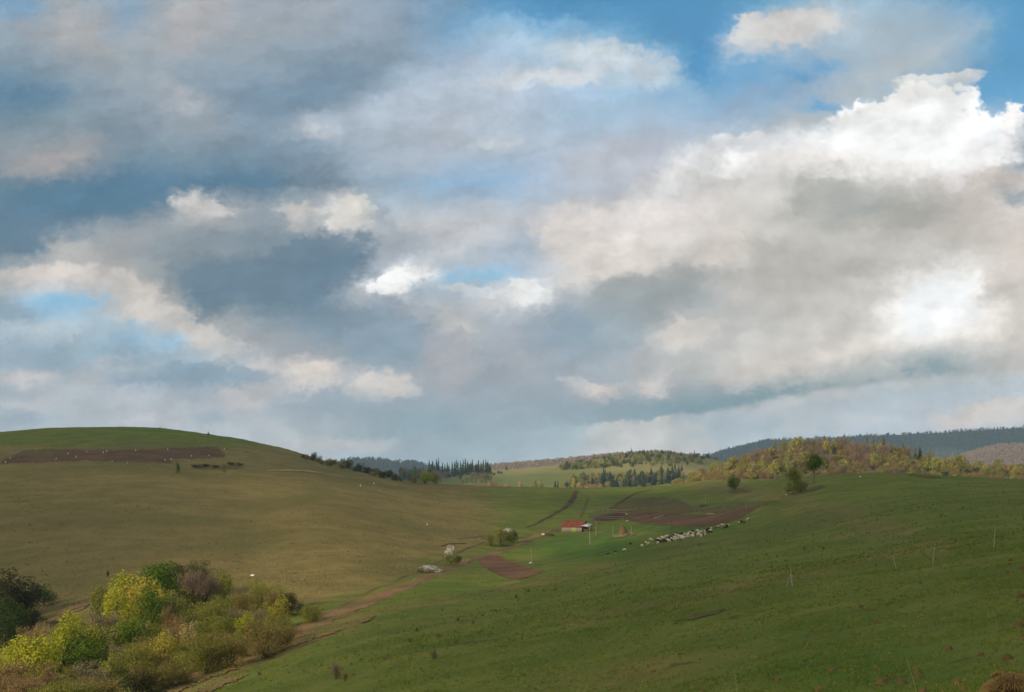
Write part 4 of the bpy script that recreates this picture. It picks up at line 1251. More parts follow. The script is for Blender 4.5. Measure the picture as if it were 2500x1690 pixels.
# conifers and mixed trees round the far meadow
GC = 'dark spruces in the row beyond the saddle'
for (px, yt) in [(1048,1122),(1056,1126),(1066,1121),(1071,1118),(1080,1130),(1092,1131),(1096,1136),(1104,1129),(1110,1128),(1114,1122),(1118,1127),(1124,1126),(1131,1123),(1136,1120),(1142,1127),(1149,1129),(1153,1122),(1160,1134),(1168,1124),(1174,1130),(1180,1123),(1186,1122),(1191,1128),(1196,1136),(1128,1133),(1146,1134),(1163,1133),(1086,1134),(1060,1132)]:
    yb = float(np.interp(px, [1040, 1120, 1200], [1167, 1158, 1152])) + wr.uniform(0, 5)
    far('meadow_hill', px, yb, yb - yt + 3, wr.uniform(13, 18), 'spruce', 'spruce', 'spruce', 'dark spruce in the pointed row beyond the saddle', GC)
far('meadow_hill', 1237, 1149, 10, 9, 'far_round', 'deep', 'lone_bush', 'tiny lone dark bush on the far meadow skyline', None, 'bush')
GM = 'mixed dark trees left of the spruce row'
for k in range(34):
    px = wr.uniform(925, 1090)
    yb = float(np.interp(px, [925, 1100], [1184, 1176])) - wr.random() * 10
    top = float(np.interp(px, [925, 960, 1010, 1090], [1150, 1136, 1136, 1142])) + wr.uniform(0, 12)
    lf = wr.choice(['deep', 'darkolive', 'brown', 'deep', 'pink'])
    far('meadow_hill', px, yb, yb - top, wr.uniform(18, 28), 'far_bare' if lf in ('brown', 'pink') else 'far_broad', lf, 'valley_tree', 'shaded dark tree in the mixed stand left of the spruce row', GM)
far('meadow_hill', 1013, 1180, 46, 22, 'far_broad', 'green', 'valley_tree', 'green round-topped tree among the dark trees left of the spruces', GM)
for px, yb, h in [(1152, 1178, 28), (1163, 1179, 30), (1176, 1179, 28), (1188, 1178, 26), (1196, 1177, 22), (1140, 1179, 16), (1128, 1183, 14)]:
    far('meadow_hill', px, yb, h, 20, 'far_bare', 'brown', 'clump_tree', 'brown tree in the small clump on the near edge of the far meadow', 'clump on the far meadow')
for k in range(12):
    px = wr.uniform(1090, 1235); yb = wr.uniform(1162, 1172) if px < 1150 else wr.uniform(1155, 1163)
    far('meadow_hill', px, yb, wr.uniform(6, 10), wr.uniform(10, 16), 'far_round', 'deep', 'meadow_bush', 'small dark green bush on the shaded side of the far meadow', 'bushes on the far meadow', 'bush')
GB = 'budding trees in the sunny strip behind the saddle'
for k in range(36):
    px = wr.uniform(1120, 1480) if k < 30 else wr.uniform(1110, 1200)
    yb = 1196
    h = wr.uniform(12, 26) if px > 1180 else wr.uniform(14, 22)
    lf = wr.choice(['peach', 'peach', 'yellow', 'tan', 'peach'])
    far('meadow_hill', px, yb, h, h * wr.uniform(0.8, 1.3), wr.choice(['far_bare', 'far_round']), lf, 'budding_tree', {'peach': 'peach-coloured budding tree in the sunny strip behind the saddle', 'yellow': 'yellow-green budding tree in the sunny strip behind the saddle', 'tan': 'straw-coloured budding tree in the sunny strip behind the saddle'}[lf], GB)
for px in (1308, 1320, 1356, 1362):
    far('meadow_hill', px, 1196, 24, 10, 'spruce', 'spruce', 'young_spruce', 'single dark spruce within the sunny strip behind the saddle', GB)
GD = 'trees of the dark band below the far hilltop'
for k in range(150):
    px = 1385 + 280 * wr.random() ** 0.9
    lo = float(np.interp(px, [1385, 1450, 1560, 1640, 1680], [1193, 1195, 1192, 1180, 1165]))
    hi = float(np.interp(px, [1385, 1420, 1480, 1560, 1640, 1680], [1188, 1176, 1172, 1170, 1166, 1160]))
    yb = wr.uniform(hi, lo)
    if wr.random() < 0.5 and px > 1440:
        far('meadow_hill', px, yb, wr.uniform(16, 38), wr.uniform(13, 22), 'spruce', 'spruce', 'band_spruce', 'dark spruce in the wooded band under the far hilltop', GD)
    else:
        lf = wr.choice(['olive', 'darkolive', 'grey', 'tan', 'yellow'])
        far('meadow_hill', px, yb, wr.uniform(18, 30), wr.uniform(12, 20), 'far_broad' if lf in ('olive', 'darkolive', 'yellow') else 'far_bare', lf, 'band_tree', {'olive': 'olive tree in the wooded band under the far hilltop', 'darkolive': 'dark olive tree in the wooded band under the far hilltop', 'grey': 'grey bare tree in the wooded band under the far hilltop', 'tan': 'straw-coloured tree in the wooded band under the far hilltop', 'yellow': 'yellow-green tree in the wooded band under the far hilltop'}[lf], GD)
far('meadow_hill', 1474, 1172, 34, 13, 'spruce', 'spruce', 'band_spruce', 'dark spruce standing higher than its neighbours in the far wooded band', GD)
GH = 'scrub and small trees on the far hilltop'
for k in range(280):
    px = 1370 + 350 * wr.random()
    lo = float(np.interp(px, [1370, 1430, 1500, 1600, 1720], [1148, 1146, 1142, 1140, 1136]))
    hi = float(np.interp(px, [1370, 1430, 1500, 1560, 1620, 1720], [1140, 1130, 1120, 1112, 1110, 1116]))
    if px > 1580 and wr.random() < 0.45:
        continue
    yb = wr.uniform(hi, lo)
    h = wr.uniform(8, 17)
    lf = wr.choice(['olive', 'darkolive', 'olive', 'deep', 'tan'])
    far('meadow_hill', px, yb, h, h * wr.uniform(0.8, 1.2), 'far_round', lf, 'hill_scrub', {'olive': 'olive scrub tree on the far hilltop', 'darkolive': 'dark olive scrub tree on the far hilltop', 'deep': 'dark green scrub tree on the far hilltop', 'tan': 'straw-coloured scrub tree on the far hilltop'}[lf], GH)
for px, yb, h, w in [(1541, 1112, 20, 8), (1500, 1124, 16, 8), (1574, 1116, 18, 8), (1695, 1118, 20, 9), (1664, 1112, 10, 8), (1385, 1144, 13, 8)]:
    far('meadow_hill', px, yb, h, w, 'spruce', 'spruce', 'hilltop_spruce', 'small spruce sticking up from the far hilltop', GH)
for k in range(60):     # thin line of trees on the far hilltop
    px = wr.uniform(1440, 1760)
    yb = float(np.interp(px, [1440, 1500, 1560, 1620, 1700, 1780], [1124, 1115, 1108, 1107, 1113, 1127])) + 1
    far('meadow_hill', px, yb, wr.uniform(6, 12), wr.uniform(7, 12), wr.choice(['far_round', 'far_bare']), wr.choice(['olive', 'grey', 'brown', 'darkolive']), 'skyline_tree', 'tiny tree in the thin line along the far hilltop', GH)


# far woodland seen only as a mass
def forest(name, where, region, n, h, palette, seed, label, spruce_share=0.3, y_noise=0.0):
    """many small trees joined into one wood; region(px) -> (top row, bottom row) of the ground it covers"""
    rs = np.random.RandomState(seed)
    V, Fc, T, off = [], [], [], 0
    Z, Ux, Dd = HILLS[where]
    for k in range(n):
        px = rs.uniform(*region[0])
        t0, t1 = np.interp(px, region[1], region[2]), np.interp(px, region[1], region[3])
        py = t0 + (t1 - t0) * rs.rand()
        x, y, z = hhit(where, px, py)
        hh = h * rs.uniform(0.7, 1.3)
        if rs.rand() < spruce_share:
            m, r = 9, 0.17
            an = rs.uniform(0, 6.28, m); zz = rs.uniform(0.05, 0.75, m)
            rad = r * (1 - zz) * 1.2
            c = np.stack([np.cos(an) * rad, np.sin(an) * rad, zz], 1) * hh
            tip = np.stack([np.zeros(m), np.zeros(m), zz + 0.27], 1) * hh
            sd = np.stack([-np.sin(an), np.cos(an), np.zeros(m)], 1) * hh * 0.1
            tri = np.stack([c + sd, c - sd, tip], 1)
            tone = rs.uniform(0.0, 0.25, m)
        else:
            m = 16
            d = rand_dirs(rs, m)
            c = d * np.array([0.24, 0.24, 0.42]) * hh * rs.uniform(0.6, 1, (m, 1)) + np.array([0, 0, 0.58 * hh])
            a = np.cross(d, rand_dirs(rs, m)); a /= np.linalg.norm(a, axis=1, keepdims=True); b = np.cross(d, a)
            s = 0.17 * hh
            tri = np.stack([c + a * s, c - a * s * 0.6 + b * s * 0.7, c - a * s * 0.6 - b * s * 0.7], 1)
            tone = np.clip(0.4 + 0.45 * rs.rand() + rs.normal(scale=0.06, size=m), 0, 1)
        V.append(tri.reshape(-1, 3) + np.array([x, y, z])); T.append(np.repeat(tone, 3))
        Fc.append(np.arange(3 * m).reshape(-1, 3) + off); off += 3 * m
    me = new_mesh(name, np.vstack(V), np.vstack(Fc), [palette])
    attr(me, 'tone', np.concatenate(T))
    return tag(link(name, me), label, None, None, 'stuff')


FW_PINK = mat_leaf('far_wood_pink', (112, 98, 84), (160, 136, 118), 0.2)
FW_DARK = mat_leaf('far_wood_dark', (44, 60, 58), (92, 90, 84), 0.15)
forest('ridge_forest', 'pink_ridge', ((1150, 1780), [1150, 1195, 1300, 1400, 1500, 1600, 1680, 1780], [1146, 1142, 1134, 1125, 1114, 1109, 1118, 1141], [1160, 1158, 1152, 1146, 1140, 1132, 1136, 1152]), 8000, 9, FW_PINK, 1, 'pinkish leafless forest along the far ridge', 0.05)
forest('mountain_forest', 'right_mountain', ((1560, 2560), [1560, 1640, 1690, 1780, 1880, 2050, 2250, 2430, 2560], [1163, 1144, 1126, 1099, 1077, 1071, 1061, 1050, 1044], [1175, 1168, 1160, 1150, 1140, 1130, 1130, 1130, 1130]), 10000, 13, FW_DARK, 2, 'dark mixed forest covering the mountain on the horizon', 0.45)
forest('low_ridge_forest', 'low_ridge', ((2250, 2560), [2250, 2340, 2390, 2440, 2560], [1141, 1117, 1100, 1089, 1085], [1160, 1150, 1145, 1140, 1140]), 5000, 8, FW_PINK, 3, 'pale pinkish forest on the low ridge before the mountain', 0.08)
forest('left_mountain_forest', 'left_mountain', ((760, 1130), [760, 830, 870, 920, 960, 1010, 1050, 1130], [1150, 1130, 1124, 1125, 1132, 1131, 1143, 1160], [1170, 1165, 1160, 1160, 1160, 1165, 1168, 1172]), 2600, 14, FW_DARK, 4, 'bluish forest covering the low mountain at left', 0.3)
# ------------------------------------------------------------------ ploughed land, bare strips and tracks laid on the turf
def mat_soil(name, a, b_, c, angle=0.0, freq=2.2, grassy=0.0):
    m, t, b = pbr(name, 0.95, 0.08)
    pos = t.node('ShaderNodeNewGeometry').outputs['Position']
    x, y, z = t.sep(pos)
    ca, sa = math.cos(angle), math.sin(angle)
    along = t.math('ADD', t.math('MULTIPLY', x, ca), t.math('MULTIPLY', y, sa))
    wob = t.math('MULTIPLY', t.noise(pos, 0.2, 3, 0.5), 3.0)
    fur = t.math('SINE', t.math('ADD', t.math('MULTIPLY', along, freq), wob))
    n1 = t.noise(pos, 0.09, 5, 0.6)
    n2 = t.noise(pos, 1.4, 5, 0.7)
    col = t.mix(t.step(n1, 0.35, 0.65), lin(a), lin(b_))
    col = t.mix(t.step(n2, 0.5, 0.75, 0, 0.6), col, lin(c))
    if grassy:                      # turf growing back in
        n3 = t.noise(pos, 0.5, 5, 0.7)
        col = t.mix(t.step(n3, 0.46, 0.58, 0, grassy), col, lin((96, 102, 44)))
    t.put(b.inputs['Base Color'], col)
    bump(t, b, t.math('ADD', t.math('MULTIPLY', fur, 0.16), n2), 0.8, 0.4)
    return m


SOIL = mat_soil('ploughed_soil', (90, 67, 46), (108, 83, 58), (76, 57, 40), 1.45)
SOIL_RED = mat_soil('fresh_soil', (100, 72, 53), (118, 88, 65), (84, 60, 45), 0.9)
SOIL_DARK = mat_soil('turned_turf', (88, 72, 46), (102, 82, 52), (76, 66, 38), 0.2, grassy=0.7)
MUD = mat_soil('yard_mud', (68, 50, 40), (84, 64, 50), (56, 42, 34), 0.3, 1.0)
TRACK = mat_soil('track_earth', (108, 82, 58), (138, 108, 76), (82, 62, 44), 0.3, 0.8, grassy=0.4)
TRACK_DARK = mat_soil('dark_track_earth', (74, 57, 42), (92, 72, 53), (58, 45, 34), 0.3, 0.8)
PATH_TAN = mat_soil('path_earth', (160, 130, 92), (178, 148, 108), (140, 112, 78), 0.3, 0.8)
STRIP = mat_soil('withered_bracken', (126, 98, 66), (148, 118, 80), (104, 88, 52), 0.3, 0.8, grassy=0.8)


def patch(name, poly, mat, label, sx=3.0, sy=1.5, lift=0.05, ragged=3.0, kind='structure', relief=0.05):
    P = np.array(poly, float)
    x0, y0 = P.min(0) - 4; x1, y1 = P.max(0) + 4
    xs = np.arange(x0, x1 + sx, sx); ys = np.arange(y0, y1 + sy, sy)
    def inside(px, py):
        n = len(P); c = np.zeros(px.shape, bool); j = n - 1
        for i in range(n):
            yi, yj = P[i, 1], P[j, 1]; xi, xj = P[i, 0], P[j, 0]
            cond = ((yi > py) != (yj > py)) & (px < (xj - xi) * (py - yi) / ((yj - yi) if yj != yi else 1e-9) + xi)
            c ^= cond; j = i
        return c
    XX, YY = np.meshgrid((xs[:-1] + xs[1:]) / 2, (ys[:-1] + ys[1:]) / 2, indexing='ij')
    jx = XX + ragged * fbm(XX / 9, YY / 4, 3, 51) * 2; jy = YY + ragged * 0.4 * fbm(XX / 9, YY / 4, 3, 57) * 2
    cell = inside(jx, jy)
    use = np.zeros((len(xs), len(ys)), bool)
    use[:-1, :-1] |= cell; use[1:, :-1] |= cell; use[:-1, 1:] |= cell; use[1:, 1:] |= cell
    idx = -np.ones(use.shape, int); V = []
    for i in range(len(xs)):
        for j in range(len(ys)):
            if use[i, j]:
                idx[i, j] = len(V)
                p = hit(xs[i], ys[j])
                V.append((p[0], p[1], p[2] + lift + relief * (vnoise(p[0] * 1.3, p[1] * 1.3, 3) + 0.2)))
    I, J = np.nonzero(cell)
    Fc = np.stack([idx[I, J], idx[I, J + 1], idx[I + 1, J + 1], idx[I + 1, J]], -1)
    me = new_mesh(name, np.array(V), Fc, [mat], smooth=True)
    return tag(link(name, me), label, None, None, kind)


def ribbon(name, pts, width, mat, label, lift=0.09, rut=0.10, step=2.0, edge=0.35):
    """a worn track: a strip following the land, two wheel ruts and crumbling edges"""
    W = [hit(*p) for p in pts]
    W = np.array(W)
    seg = np.r_[0, np.cumsum(np.hypot(*np.diff(W[:, :2], axis=0).T))]
    s = np.arange(0, seg[-1], step)
    cx, cy = pchip(seg, W[:, 0], s), pchip(seg, W[:, 1], s)
    wd = np.interp(s, seg, width if hasattr(width, '__len__') else [width] * len(pts))
    dx, dy = np.gradient(cx), np.gradient(cy)
    l = np.hypot(dx, dy) + 1e-9; nx, ny = -dy / l, dx / l
    prof = np.array([-1, -0.8, -0.5, -0.2, 0.0, 0.2, 0.5, 0.8, 1.0])
    rz = np.array([0.0, -0.2, -1.0, -0.3, 0.3, -0.3, -1.0, -0.2, 0.0]) * rut
    V = []
    for i in range(len(s)):
        for k, q in enumerate(prof):
            jit = 1 + edge * (vnoise(s[i] / 3.1, k * 7.7 + 3, 5) - 0.5) * (2 if abs(q) == 1 else 0.5)
            x = cx[i] + nx[i] * q * wd[i] / 2 * jit; y = cy[i] + ny[i] * q * wd[i] / 2 * jit
            V.append((x, y, zat(x, y) + lift + rz[k] * 0.6 + (0.0 if abs(q) < 1 else -0.06)))
    me = new_mesh(name, np.array(V), grid_faces(len(s), len(prof)), [mat], smooth=True)
    return tag(link(name, me), label, None, None, 'structure')


patch('ploughed_field', [(0,1133),(8,1122),(40,1112),(130,1098),(320,1099),(450,1094),(530,1091),(549,1110),(546,1117),(500,1119),(421,1121),(416,1131),(350,1131),(300,1129),(210,1124),(150,1127),(60,1130)], SOIL,
      'long reddish ploughed strip across the left hill', 3.0, 1.2)
patch('turned_field', [(30,1113),(60,1100),(130,1096),(136,1112),(90,1116)], SOIL_DARK, 'greyish harrowed end of the ploughed strip on the left hill', 3.0, 1.2, 0.10)
patch('garden_plot', [(1166,1371),(1196,1357),(1214,1356),(1240,1369),(1290,1387),(1330,1396),(1302,1406),(1268,1416),(1232,1410),(1192,1392)], SOIL_RED, 'small freshly dug plot beside the dirt track', 2.5, 1.2)
patch('ploughed_field', [(1510,1262),(1540,1250),(1600,1251),(1660,1256),(1740,1259),(1780,1252),(1820,1244),(1856,1237),(1836,1250),(1800,1268),(1740,1283),(1690,1287),(1620,1284),(1560,1278)], SOIL, 'brown ploughed field behind the sheep', 3.0, 1.2)
patch('turned_field', [(1490,1246),(1520,1226),(1560,1216),(1620,1214),(1660,1221),(1690,1236),(1720,1248),(1660,1254),(1600,1250),(1540,1249),(1505,1256)], SOIL_DARK, 'half-turned brown turf above the ploughed field', 3.0, 1.2, 0.04)
patch('turned_field', [(1700,1246),(1760,1236),(1850,1226),(1905,1222),(1850,1237),(1790,1250),(1730,1257)], SOIL_DARK, 'thin brown turf strip at the right of the ploughed field', 3.0, 1.2, 0.03)
patch('sheep_yard', [(1446,1264),(1470,1256),(1500,1254),(1535,1256),(1528,1264),(1490,1272),(1455,1272)], MUD, 'trampled dark mud inside the sheep pen', 2.5, 1.0)
patch('bare_strip', [(640,1600),(665,1586),(720,1563),(780,1545),(838,1537),(800,1552),(740,1570),(690,1588),(660,1602)], STRIP, 'long withered reddish strip on the near slope below the track', 2.5, 1.2, 0.06, 5.0, relief=0.06)
patch('bare_strip', [(385,1692),(470,1662),(570,1628),(582,1632),(500,1662),(430,1692)], STRIP, 'withered reddish strip at the bottom edge of the near slope', 2.5, 1.4, 0.06, 6.0, relief=0.06)
patch('bare_strip', [(470,1692),(560,1660),(610,1646),(570,1664),(510,1692)], STRIP, 'shorter withered strip beside the one at the bottom edge', 2.5, 1.4, 0.06, 6.0, relief=0.06)
patch('bare_strip', [(876,1522),(900,1511),(920,1504),(905,1514),(884,1524)], STRIP, 'small withered fleck of grass above the long reddish strip', 2.0, 1.0, 0.06, 3.0, relief=0.15)
patch('bare_strip', [(1650,1518),(1700,1500),(1775,1488),(1760,1498),(1690,1514)], SOIL_DARK, 'brown scuffed strip in the turf of the near slope', 3.0, 1.2, 0.03, 5.0)
patch('earth_bank', [(105,1522),(130,1502),(175,1480),(226,1466),(230,1474),(180,1497),(140,1522)], TRACK, 'bare brown bank between the grove and the shaded clump', 2.5, 1.2, 0.06, 4.0, relief=0.15)
patch('earth_bank', [(470,1140),(500,1134),(560,1137),(600,1142),(560,1147),(500,1146)], SOIL_DARK, 'dark broken bank under the scrub on the left hill', 2.5, 1.0, 0.05, 4.0)
patch('earth_bank', [(1770,1198),(1800,1193),(1840,1198),(1820,1204),(1785,1204)], SOIL_DARK, 'bare brown bank around the round shrub on the right crest', 2.5, 1.0, 0.05, 4.0)
patch('earth_bank', [(1920,1205),(1960,1198),(2010,1184),(2016,1188),(1975,1202),(1935,1210)], SOIL_DARK, 'bare brown bank under the trees on the right crest', 2.5, 1.0, 0.05, 4.0)
patch('earth_bank', [(2215,1158),(2260,1158),(2295,1166),(2280,1169),(2230,1162)], SOIL_DARK, 'dark scraped strip on the right crest line', 2.5, 1.0, 0.05, 3.0)

ribbon('dirt_track', [(430,1676),(560,1622),(640,1580),(720,1547),(800,1513),(893,1473),(970,1440),(1032,1413),(1129,1375),(1187,1356),(1257,1333),(1310,1308),(1345,1296)], [5.0,6.0,7.0,7.0,6.4,5.4,4.6,3.4,3.2,3.0,2.8,2.4,2.0], TRACK, 'rutted brown dirt track climbing from the grove to the shed')
ribbon('dirt_track', [(690,1553),(745,1521),(800,1496),(862,1463),(955,1424),(1017,1397),(1076,1369),(1130,1344),(1187,1323)], [0.9,1.2,1.4,1.4,1.2,1.1,1.0,0.8,0.6], TRACK, 'narrow eroded track along the bank above the main one', rut=0.2)
ribbon('dirt_track', [(1281,1288),(1331,1267),(1374,1244),(1390,1230),(1400,1215),(1408,1199)], [0.8,1.4,2.0,2.3,2.3,2.0], TRACK_DARK, 'dark curving track going over the saddle', rut=0.15)
ribbon('dirt_track', [(1417,1264),(1428,1238),(1436,1215)], [1.0,1.0,0.8], SOIL_DARK, 'faint wheel track right of the dark curving one')
ribbon('dirt_track', [(1489,1242),(1516,1226),(1545,1208),(1590,1195)], [1.2,1.6,1.6,1.0], TRACK_DARK, 'brown track slanting up to the saddle behind the pen')
ribbon('footpath', [(650,1151),(700,1149),(740,1150),(790,1156),(845,1166)], [1.0,2.4,3.0,2.6,1.2], PATH_TAN, 'pale worn footpath below the shrubs of the left hill', lift=0.2)
ribbon('footpath', [(1118,1317),(1150,1313),(1190,1308)], [0.5,0.8,0.5], SOIL_DARK, 'short worn line in the grass left of the large dark shrub')
ribbon('footpath', [(1075,1334),(1110,1328),(1146,1326)], [0.4,0.7,0.4], TRACK_DARK, 'short dark line in the grass above the blossomed shrub')
# ------------------------------------------------------------------ shed, pen, haystack, poles
def bx(cx, cy, cz, sx, sy, sz, rz=0.0, rx=0.0, ry=0.0):
    V = np.array([(a, b, c) for a in (-.5, .5) for b in (-.5, .5) for c in (-.5, .5)]) * (sx, sy, sz)
    R = np.array(Matrix.Rotation(rz, 3, 'Z') @ Matrix.Rotation(ry, 3, 'Y') @ Matrix.Rotation(rx, 3, 'X'))
    V = V @ R.T + (cx, cy, cz)
    Fc = np.array([(0, 1, 3, 2), (4, 6, 7, 5), (0, 4, 5, 1), (2, 3, 7, 6), (0, 2, 6, 4), (1, 5, 7, 3)])
    return V, Fc


def bars(name, parts, mat, parent=None, smooth=False):
    V, Fs = merge(parts)
    return link(name, new_mesh(name, V, Fs, [mat], smooth), parent)


def mat_wood(name, a, b_, scale=3.0):
    m, t, b = pbr(name, 0.85, 0.15)
    co = t.node('ShaderNodeTexCoord').outputs['Object']
    x, y, z = t.sep(co)
    n = t.noise(t.xyz(t.math('MULTIPLY', x, 4), t.math('MULTIPLY', y, 4), t.math('MULTIPLY', z, 0.7)), scale, 5, 0.65)
    t.put(b.inputs['Base Color'], t.mix(t.step(n, 0.3, 0.7), lin(a), lin(b_)))
    bump(t, b, n, 0.4, 0.02)
    return m


WOOD = mat_wood('weathered_board', (118, 104, 90), (176, 162, 146))
WOOD_D = mat_wood('old_dark_wood', (66, 54, 44), (100, 84, 70))
WOOD_P = mat_wood('pinkish_board', (150, 116, 94), (184, 148, 122))
POLE = mat_wood('bleached_pole', (142, 132, 112), (176, 166, 142))
GREEN_B = mat_wood('green_painted_board', (140, 158, 92), (170, 184, 120))
SHEET = mat_wood('grey_metal_sheet', (168, 166, 166), (206, 204, 202))
WHITE = mat_wood('whitewash', (196, 190, 180), (226, 222, 214))


def mat_tiles():
    m, t, b = pbr('clay_tile', 0.85, 0.15)
    co = t.node('ShaderNodeTexCoord').outputs['Object']
    n = t.noise(co, 1.2, 5, 0.7)
    n2 = t.noise(co, 9.0, 3, 0.6)
    col = t.mix(t.step(n, 0.35, 0.65), lin((118, 64, 50)), lin((146, 88, 70)))
    col = t.mix(t.step(n2, 0.55, 0.75, 0, 0.5), col, lin((112, 66, 50)))
    t.put(b.inputs['Base Color'], col)
    return m


TILE = mat_tiles()


def shed():
    fx, fy, fz = hit(1404, 1298)
    px = 1 / F_PX * fy
    root = empty('sheep_shed', (fx, fy, fz - 0.15), math.radians(-30))
    tag(root, 'small plank sheep shed with red tiled roof in the valley', 'shed')
    L, Wd, H, R = 7.2, 4.6, 1.85, 3.55          # length, depth, eave, ridge
    rs = random.Random(3)
    front, back, ends = [], [], []
    n = 34
    for i in range(n):                         # upright boards with open joints
        x = -L / 2 + (i + 0.5) * L / n
        if 3.5 < x + L / 2 < 5.1:
            continue
        h = H + rs.uniform(-0.05, 0.03)
        front.append(bx(x, -Wd / 2 + rs.uniform(-0.015, 0.015), h / 2, L / n * 0.9, 0.03, h))
    for i in range(n):
        x = -L / 2 + (i + 0.5) * L / n
        back.append(bx(x, Wd / 2, H / 2, L / n * 0.9, 0.03, H))
    m = 24
    left = []
    for i in range(m):
        y = -Wd / 2 + (i + 0.5) * Wd / m
        h = H + (R - H) * (1 - abs(y) / (Wd / 2)) - 0.08
        left.append(bx(-L / 2 - 0.02, y, h / 2, 0.03, Wd / m * 0.9, h))
        if abs(y) > 0.9 or True:
            lo = 0.0 if y > 0.3 else 1.9
            if h - lo > 0.1:
                ends.append(bx(L / 2 + 0.02, y, (h + lo) / 2, 0.03, Wd / m * 0.9, h - lo))
    wf = bars('front_wall', front, WOOD, root)
    bars('back_wall', back, WOOD, root)
    bars('gable_wall', left, WOOD, root)
    bars('gable_wall', ends, WOOD_D, root)
    d = bars('door', [bx(3.5 - L / 2 + 0.1 + 0.22 * k + 0.1, -Wd / 2 - 0.03, 0.95, 0.2, 0.04, 1.85) for k in range(7)], GREEN_B, root)
    d['label'] = 'pale green painted doors'
    bars('handle', [bx(3.5 - L / 2 + 0.9, -Wd / 2 - 0.08, 1.0, 0.04, 0.06, 0.2)], WOOD_D, d)
    # roof: overlapping courses of tiles on both slopes
    th = math.atan2(R - H, Wd / 2)
    sl = math.hypot(R - H, Wd / 2) + 0.45
    for sgn in (-1, 1):
        tiles = []
        rows, cols = 15, 30
        for r in range(rows):
            for c in range(cols):
                s = (r + 0.5) / rows * sl
                y = sgn * (s * math.cos(th)); z = R + 0.06 - s * math.sin(th)
                x = -L / 2 - 0.3 + (c + 0.5) * (L + 0.6) / cols
                tiles.append(bx(x, y, z + rs.uniform(-0.015, 0.02), (L + 0.6) / cols * 0.94, sl / rows * 1.12, 0.035, 0, sgn * (-th) + sgn * 0.06))
        rf = bars('roof_slope', tiles, TILE, root)
        rf['label'] = 'red clay tiled roof slope'
        bars('rafter', [bx(x, sgn * sl / 2 * math.cos(th), R - 0.02 - sl / 2 * math.sin(th), 0.1, sl, 0.1, 0, -sgn * th) for x in (-L / 2, -L / 4, 0, L / 4, L / 2)], WOOD_D, rf)
    bars('ridge_cap', [bx(-L / 2 - 0.3 + (c + 0.5) * (L + 0.6) / 22, 0, R + 0.1, 0.34, 0.26, 0.09) for c in range(22)], TILE, root)
    # open lean-to at the right-hand gable under a pale sheet
    aw = bars('awning', [bx(L / 2 + 1.15, -0.9 - 0.0, 2.35, 2.5, 3.0, 0.05, 0, math.radians(16), math.radians(10))], SHEET, root)
    aw['label'] = 'pale sheet metal awning over the open gable end'
    for (x, y) in ((L / 2 + 2.2, -2.2), (L / 2 + 2.2, 0.4), (L / 2 + 0.6, -2.25)):
        bars('post', [bx(x, y, 1.0, 0.14, 0.14, 2.1)], WOOD_D, root)
    bars('rail', [bx(L / 2 + 1.4, -2.22, 0.9, 1.7, 0.06, 0.14), bx(L / 2 + 1.4, -2.22, 0.45, 1.7, 0.06, 0.14)], WOOD, root)
    return root


shed()


def fence(name, pts, spacing, h, label, rails=2, mat=None, post_mat=None, lean=0.06, group=None, post_r=0.05):
    W = np.array([hit(*p) for p in pts])
    seg = np.r_[0, np.cumsum(np.hypot(*np.diff(W[:, :2], axis=0).T))]
    n = max(2, int(seg[-1] / spacing) + 1)
    s = np.linspace(0, seg[-1], n)
    xs, ys = np.interp(s, seg, W[:, 0]), np.interp(s, seg, W[:, 1])
    zs = [zat(a, b) for a, b in zip(xs, ys)]
    o = empty(name, (xs[0], ys[0], zs[0]))
    tag(o, label, 'fence', group)
    rs = random.Random(int(abs(xs[0] * 10)))
    base = np.array((xs[0], ys[0], zs[0]))
    for i in range(n):
        p = np.array((xs[i], ys[i], zs[i])) - base
        hh = h * rs.uniform(0.85, 1.2)
        tip = p + np.array((rs.uniform(-lean, lean) * hh, rs.uniform(-lean, lean) * hh, hh))
        V, Fc = tube([p - (0, 0, 0.2), (p + tip) / 2, tip], [post_r * 1.15, post_r, post_r * 0.8], 6)
        link('post', new_mesh('post', V, Fc, [post_mat or WOOD_D]), o)
    for r in range(rails):
        z = h * (0.4 + 0.45 * r / max(1, rails - 1)) if rails > 1 else h * 0.6
        for i in range(n - 1):
            a = np.array((xs[i], ys[i], zs[i])) - base; b = np.array((xs[i + 1], ys[i + 1], zs[i + 1])) - base
            dz = rs.uniform(-0.08, 0.08)
            V, Fc = tube([a + (0, 0, z + dz), b + (0, 0, z - dz)], [0.05, 0.045], 5)
            link('rail', new_mesh('rail', V, Fc, [mat or WOOD]), o)
    return o


fence('pen_fence', [(1441, 1273), (1470, 1268), (1500, 1271), (1524, 1270)], 1.0, 1.4, 'close-set paling fence along the near side of the sheep pen', 2)
fence('pen_fence', [(1436, 1266), (1460, 1255), (1490, 1252), (1530, 1255)], 1.6, 1.3, 'pole fence along the far side of the sheep pen', 2)
fence('pen_fence', [(1454, 1252), (1485, 1249), (1530, 1250), (1555, 1248), (1580, 1244)], 2.2, 1.3, 'thin post fence running on behind the sheep pen towards the field', 1)
fence('board_fence', [(1338, 1300), (1352, 1297), (1373, 1294)], 1.2, 0.9, 'low pinkish board fence joining the left end of the shed', 3, WOOD_P, WOOD_P)
fence('rail_fence', [(1499, 1314), (1513, 1314), (1530, 1310), (1543, 1306), (1551, 1308)], 1.7, 0.9, 'weathered rail fence around the haystack', 3)
fence('rail_fence', [(1443, 1288), (1452, 1284), (1471, 1282)], 1.2, 1.2, 'short dark rail fence at the right side of the shed', 2, WOOD_D)


